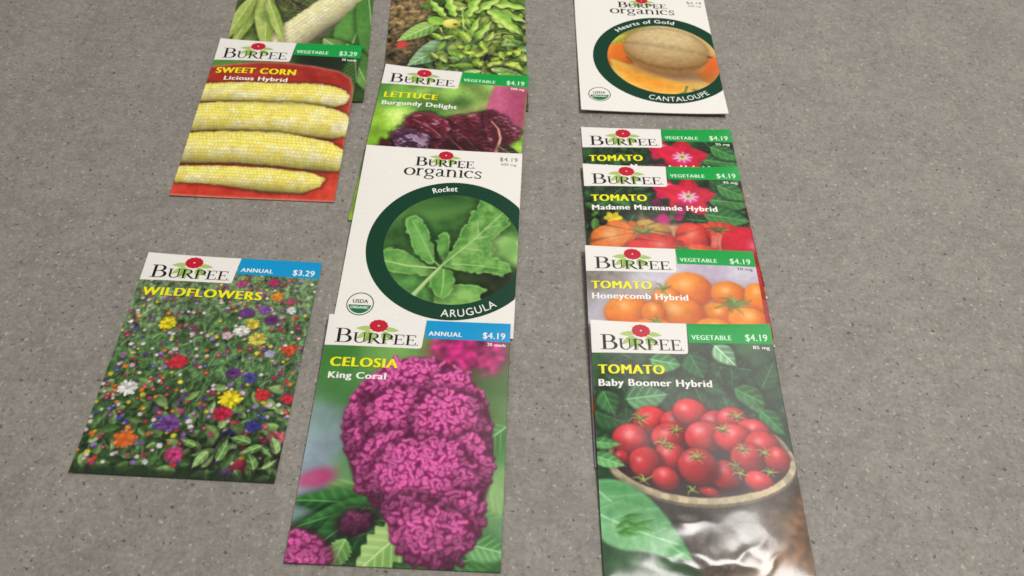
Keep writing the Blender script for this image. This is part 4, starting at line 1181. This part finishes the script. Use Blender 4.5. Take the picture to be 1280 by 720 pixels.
def blossom(S, parent, cx, cy, r, layer):
    """red printed blossom"""
    polys = []

    def disc(R, n, lob, ex, mi, dx=0, dy=0, k=48):
        t = np.linspace(0, 6.2832, k, endpoint=False)
        rr = R * (1 + lob * np.cos(n * t))
        pts = [(cx + dx, cy + dy)] + list(zip(cx + dx + rr * np.cos(t), cy + dy + rr * .82 * np.sin(t)))
        polys.append((pts, [(0, 1 + i, 1 + (i + 1) % k) for i in range(k)], ex, mi))
    disc(r, 12, .035, 0, 0)
    disc(r * .76, 10, .06, .12, 1)
    disc(r * .70, 10, .06, .24, 0)
    disc(r * .40, 8, .07, .36, 1)
    disc(r * .34, 8, .07, .48, 0)
    disc(r * .11, 6, .0, .6, 2)
    return flat_mesh('flower_emblem', S, parent, polys, None, layer, [I_RED, I_DRED, I_DOT])


def emblem_leaves(S, parent, cx, cy, s, layer):
    polys, ex = [], 0.0
    for dx, dy, ang, L, w, mi in ((-2.5, 1.0, 3.05, 7.5, 1.3, 0), (2.6, 1.0, .12, 7.2, 1.3, 0), (-2.8, 2.4, 2.5, 8.0, 1.4, 0), (-2.0, 3.2, 2.1, 7.0, 1.3, 1), (2.6, 2.6, .75, 7.0, 1.2, 1), (2.0, 3.4, 1.15, 6.4, 1.1, 0), (-1.0, 3.6, 1.75, 6.0, 1.0, 0)):
        t = np.linspace(0, 1, 9)
        wv = w * np.sin(math.pi * t ** .8)
        ca, sa = math.cos(ang), math.sin(ang)
        up_ = [(cx + s * (dx + L * a * ca - b * sa), cy + s * (dy + L * a * sa + b * ca)) for a, b in zip(t, wv)]
        dn_ = [(cx + s * (dx + L * a * ca + b * sa), cy + s * (dy + L * a * sa - b * ca)) for a, b in zip(t, wv)]
        polys.append((up_ + dn_, [(i, i + 1, 9 + i + 1, 9 + i) for i in range(8)], ex, mi))
        ex += .06
    return flat_mesh('leaf_sprig', S, parent, polys, None, layer, [I_LEAF, I_LEAF2])


def standard_print(S, root, k, category, price, title=None, variety=None, weight=None, dark_weight=False, tx=None, band=None):
    """white tab with wordmark, colour band with category and price, title lines; k = vertical print scale"""
    pan = flat_mesh('brand_panel', S, root, [rect_poly(.06, .06, 43.4, 15.9 * k, 24, 10, 1.0, 1.0)], I_WHITE, 1)
    emblem_leaves(S, pan, 22.8, 5.0 * k, 1.0, 2)
    w = serif('BURPEE.', 4.0, 41.8, 14.3 * k, [7.3 * k] + [5.4 * k] * 5 + [3.0], 1.05)
    flat_mesh('brand_lettering', S, pan, w, I_BLACK, 3)
    blossom(S, pan, 23.0, 4.6 * k, 4.2, 3.6)
    b = flat_mesh('category_band', S, root, [rect_poly(44.5, .06, 82.94, 10.1 * k, 22, 7, 0, 0)], band or I_GREEN, 1)
    text('category_lettering', S, b, category, 46.0, 61.0 if category == 'ANNUAL' else 64.0, 8.5 * k, 2.5 * k, I_MINT if category != 'ANNUAL' else I_LETTER, 2, .022, space=1.14)
    text('price_lettering', S, b, price, 70.6, 80.6, 8.7 * k, 3.5 * k, I_MINT if category != 'ANNUAL' else I_LETTER, 2, .012)
    if weight:
        text('weight_lettering', S, root, weight, 73.4 if len(weight) < 8 else 72.8, 81.0, 12.6 * k, 1.7 * k, I_GREY if dark_weight else I_LETTER, 1, .02)
    if title:
        text('title_lettering', S, root, title, *tx[0], I_YELLOW, 1.5, .034, space=1.14, shadow=I_SHADOW)
    if variety:
        text('variety_lettering', S, root, variety, *tx[1], I_LETTER, 1.5, .030, space=1.1)


def organic_print(S, root, top, top_a, bottom, bot_a, price, weight):
    cx, cy, r0, r1 = 51.2, 66.0, 33.6, 42.2
    # ring: clipped where it runs off the right edge of the packet
    n, mrad = 120, 6
    pts, fc = [], []
    for i in range(n + 1):
        t = i / n * 2 * math.pi
        for j in range(mrad + 1):
            r = r0 + (r1 - r0) * j / mrad
            pts.append((min(cx + r * math.cos(t), 82.95), cy + r * math.sin(t)))
    for i in range(n):
        for j in range(mrad):
            a = i * (mrad + 1) + j
            f = (a, a + 1, a + mrad + 2, a + mrad + 1)
            if min(pts[q][0] for q in f) < 82.9: fc.append(f)
    ring = flat_mesh('picture_ring', S, root, [(pts, fc, 0, 0)], I_RING, 1)
    arc_text('variety_lettering', S, ring, top, cx, cy, 36.2, *top_a, 3.7, I_LETTER, 2, bold=.014)
    arc_text('title_lettering', S, ring, bottom, cx, cy, 40.3, *bot_a, 4.2, I_LETTER, 2, True, .004)
    sp = emblem_leaves(S, root, 42.6, 4.8, .85, 1)
    w = serif('BURPEE.', 27.0, 58.6, 13.0, [6.4] + [4.9] * 5 + [2.6], 1.25)
    br = flat_mesh('brand_lettering', S, root, w, I_BLACK, 2)
    blossom(S, root, 42.7, 4.6, 3.9, 2.7)
    w2 = serif('organics', 21.8, 62.6, 20.1, [5.3] * 8, 1.2)
    flat_mesh('range_lettering', S, root, w2, I_BLACK, 2)
    text('price_lettering', S, root, price, 71.2, 80.6, 6.4, 3.0, I_GREY, 1, .0)
    text('weight_lettering', S, root, weight, 72.0, 80.0, 9.4, 1.8, I_GREY, 1, -.004)
    # round certification seal
    sx, sy, R = 11.0, 101.8, 6.4
    k = 48
    t = np.linspace(0, 2 * math.pi, k, endpoint=False)

    def ring_p(a, b, ex, mi):
        p_ = list(zip(sx + a * np.cos(t), sy + a * np.sin(t))) + list(zip(sx + b * np.cos(t), sy + b * np.sin(t)))
        return (p_, [(i, (i + 1) % k, k + (i + 1) % k, k + i) for i in range(k)], ex, mi)
    th = np.linspace(.1, math.pi - .1, 24)
    half = (list(zip(sx + (R - 1.1) * np.cos(th), sy + (R - 1.1) * np.sin(th))) + [(sx, sy)], [tuple(range(24))], 0, 1)
    seal = flat_mesh('certification_seal', S, root, [ring_p(R, R - .5, 0, 0), half], None, 1, [I_SEALB, I_SEAL])
    text('seal_lettering', S, seal, 'USDA', sx - 3.5, sx + 3.5, sy - .5, 2.2, I_SEALB, 2, .02)
    text('seal_lettering', S, seal, 'ORGANIC', sx - 4.2, sx + 4.2, sy + 2.6, 1.5, I_LETTER, 2, .02)


# ------------------------------------------------------------------ the packets: (x, y, turn, length) on the tabletop, metres
PK = {
    'corn_ear': (-.13619, .17744, .08742, .11621),
    'corn': (-.13736, .10850, .03243, .12217),
    'wild': (-.13331, -.04962, .0116, .11372),
    'veg': (-.04253, .18008, .06577, .11621),
    'lettuce': (-.0413, .09463, -.02685, .1173),
    'arugula': (-.04023, .03012, .00997, .11621),
    'celosia': (-.04007, -.07968, .01968, .11417),
    'canta': (.07149, .18410, .04598, .1092),
    'madA': (.0774, .05847, .06082, .11621),
    'madB': (.07843, .03109, .05951, .11252),
    'honey': (.07892, -.0288, .04133, .11621),
    'boomer': (.08185, -.0745, .04976, .11684),
}
COLUMNS = [['corn_ear', 'corn'], ['wild'], ['veg', 'lettuce', 'arugula', 'celosia'], ['canta'], ['madA', 'madB', 'honey', 'boomer']]
T_PACK = 1.6      # mm a packet adds where another lies on it
PROF = {}


def hull(x, y):
    st = []
    for a in zip(x, y):
        while len(st) > 1 and (st[-1][0] - st[-2][0]) * (a[1] - st[-2][1]) - (st[-1][1] - st[-2][1]) * (a[0] - st[-2][0]) >= 0: st.pop()
        st.append(a)
    return np.interp(x, [s[0] for s in st], [s[1] for s in st])


for column in COLUMNS:
    below = []
    for n in column:
        x, y, a, H = PK[n]
        ys = np.linspace(y - H / 2, y + H / 2, 200)
        sup = np.zeros(200)
        for yy, top in below:
            m = (ys > yy[0] - .001) & (ys < yy[-1] + .001)
            sup[m] = np.maximum(sup[m], np.interp(ys[m], yy, top))
        base = hull(ys, sup) + .05
        if n == 'canta': base = base + np.linspace(1.8, 0, 200)
        k = np.hanning(31)
        base = np.convolve(np.pad(base, 15, mode='edge'), k / k.sum(), 'valid') + .12
        PROF[n] = (1 - (ys - ys[0]) / H, base)
        below.append((ys, base + T_PACK))

GROUP = 'seed packets laid out on the grey tabletop'


def packet(key, picture, mat, label, seed, bulge=1.0, crease=.05, sy=(1.0, 0.0), extra=None, band=C(14, 160, 68), kv=1.0):
    x, y, a, H = PK[key]
    v, b = PROF[key]
    S = Surface(H * 1000, sy, seed, bulge, crease, (v[::-1], b[::-1]), extra)
    zc = (b.mean() + .8) * .001
    f = 1 - zc / CAM[2]
    root = bpy.data.objects.new('seed_packet', None)
    root.empty_display_size = .02
    col.objects.link(root)
    root.location = (CAM[0] + (x - CAM[0]) * f, CAM[1] + (y - CAM[1]) * f, 0)
    root.rotation_euler = (0, 0, a)
    tag(root, label, 'seed packet', GROUP)
    p = picture(H * 1000)
    if band is not None:
        p.c[(p.X < 43.2) & (p.Y < 15.2 * kv)] = C(238, 234, 229)
        p.c[(p.X > 44.8) & (p.Y < 9.6 * kv)] = band
    envelope(p, S, mat, root)
    return S, root


def stretched(fn, sy):
    """an organic picture printed with the packet's own vertical scale"""
    def g(H):
        p = fn(H)
        src = (p.y - sy[1]) / sy[0]
        j = np.clip(np.searchsorted(p.y, src), 0, p.nv - 1)
        p.c = p.c[j]
        return p
    return g


S, r = packet('corn_ear', pic_corn_ear, M_GLOSS, 'seed packet with one pale corn cob in its green husk, beneath the red tray packet', 1)
standard_print(S, r, 1.0, 'VEGETABLE', '$3.29')
S, r = packet('corn', pic_corn, M_GLOSS, 'sweet corn seed packet with four yellow cobs stacked on a red tray', 2)
standard_print(S, r, 1.16, 'VEGETABLE', '$3.29', 'SWEET CORN', 'Licious Hybrid', '50 seeds', False, ((3.6, 48.2, 29.6, 4.9), (9.4, 44.6, 35.6, 3.5)))
S, r = packet('wild', pic_wild, M_GLOSS, 'blue banded seed packet showing a meadow of many mixed small flowers', 3, band=C(8, 150, 208))
standard_print(S, r, 1.0, 'ANNUAL', '$3.29', 'WILDFLOWERS', None, None, False, ((3.6, 58.8, 24.6, 4.8), None), I_BLUE)
S, r = packet('veg', pic_veg, M_GLOSS, 'seed packet showing a leafy yellow green plant on brown soil, behind the lettuce packet', 4)
standard_print(S, r, 1.0, 'VEGETABLE', '$4.19')
S, r = packet('lettuce', pic_lettuce, M_GLOSS, 'lettuce seed packet with ruffled burgundy leaves and a pink pot', 5)
standard_print(S, r, 1.0, 'VEGETABLE', '$4.19', 'LETTUCE', 'Burgundy Delight', '500 mg', False, ((3.4, 33.0, 26.9, 4.7), (3.0, 44.8, 32.8, 3.4)))
S, r = packet('arugula', pic_arugula, M_MATTE, 'white arugula seed packet with lobed green leaves inside a dark green ring', 6, .8, .03, band=None)
organic_print(S, r, 'Rocket', (-20, -1), 'ARUGULA', (-3.5, 35.5), '$4.19', '600 mg')
S, r = packet('celosia', pic_celosia, M_GLOSS, 'blue banded celosia seed packet with a big magenta crested flower head', 7, 1.0, .045, band=C(8, 150, 208))
standard_print(S, r, 1.0, 'ANNUAL', '$4.19', 'CELOSIA', 'King Coral', '20 seeds', False, ((4.2, 33.6, 26.6, 4.9), (4.2, 29.2, 32.6, 3.4)), I_BLUE)
SYC = (.94, 0.0)
S, r = packet('canta', stretched(pic_canta, SYC), M_MATTE, 'white cantaloupe seed packet with a netted melon inside a dark green ring', 8, .8, .03, SYC, band=None)
organic_print(S, r, 'Hearts of Gold', (-44.5, 14.5), 'CANTALOUPE', (-18, 35.5), '$4.19', '600 mg')
for key, lab, seed in (('madA', 'rearmost tomato seed packet, mostly covered, only its heading and red petunia showing', 9),
                       ('madB', 'tomato seed packet with big ribbed red and orange tomatoes below a red petunia', 10)):
    S, r = packet(key, pic_madame, M_GLOSS, lab, seed, 1.0, .045)
    standard_print(S, r, .98, 'VEGETABLE', '$4.19', 'TOMATO', 'Madame Marmande Hybrid', '95 mg', False, ((3.4, 31.6, 26.0, 4.7), (3.4, 67.4, 32.0, 3.6)))
S, r = packet('honey', pic_honey, M_GLOSS, 'tomato seed packet with small round orange tomatoes in a pale dish', 12, 1.0, .045)
standard_print(S, r, .98, 'VEGETABLE', '$4.19', 'TOMATO', 'Honeycomb Hybrid', '20 mg', True, ((2.4, 30.6, 26.0, 4.7), (2.4, 47.4, 31.8, 3.6)))


def wrinkles(x, y):
    """sharp folds in the lower end of the packet and a shallow dent over the fruit"""
    w = 0.0
    for cx, cy, an, L, wd, h in ((38, 94, .05, 12, 1.8, .14), (46, 110, .1, 26, 2.2, .40), (28, 108, -.2, 14, 1.6, .22), (60, 107, .9, 12, 1.8, -.16), (42, 106, 1.4, 8, 1.4, -.12), (66, 111, 2.3, 12, 1.3, .26), (40, 112.5, .02, 22, 1.5, .34), (54, 108, -.5, 14, 1.6, .3), (30, 111, .35, 12, 1.3, .26), (72, 100, .4, 14, 2.4, .10), (52, 90, -.1, 18, 2.4, .06), (14, 112, .3, 12, 1.6, .18)):
        ca, sa = math.cos(an), math.sin(an)
        t, v = (x - cx) * ca + (y - cy) * sa, -(x - cx) * sa + (y - cy) * ca
        w = w + .62 * h * np.exp(-(t / L) ** 2 * 2) * np.exp(-np.abs((v + .06 * t * t / L + .6 * np.sin(t * .5)) / (wd * 1.35)) ** 1.8)
    w = w + .35 * np.exp(-((x - 39) / 8.5) ** 2 - ((y - 109) / 6) ** 2) + .2 * np.exp(-((x - 33) / 5) ** 2 - ((y - 95) / 3) ** 2)
    w = w + .16 * np.exp(-((y - 53) / 7) ** 2) * np.sin(x * .18 + .6)
    return w


S, r = packet('boomer', pic_boomer, M_CRUMPLED, 'glossy tomato seed packet with red cherry tomatoes in a bark basket, crumpled lower end', 13, 1.0, .05, (1.0, 0.0), wrinkles)
standard_print(S, r, 1.06, 'VEGETABLE', '$4.19', 'TOMATO', 'Baby Boomer Hybrid', '85 mg', False, ((2.7, 31.6, 27.4, 4.8), (2.5, 52.0, 33.5, 3.6)))
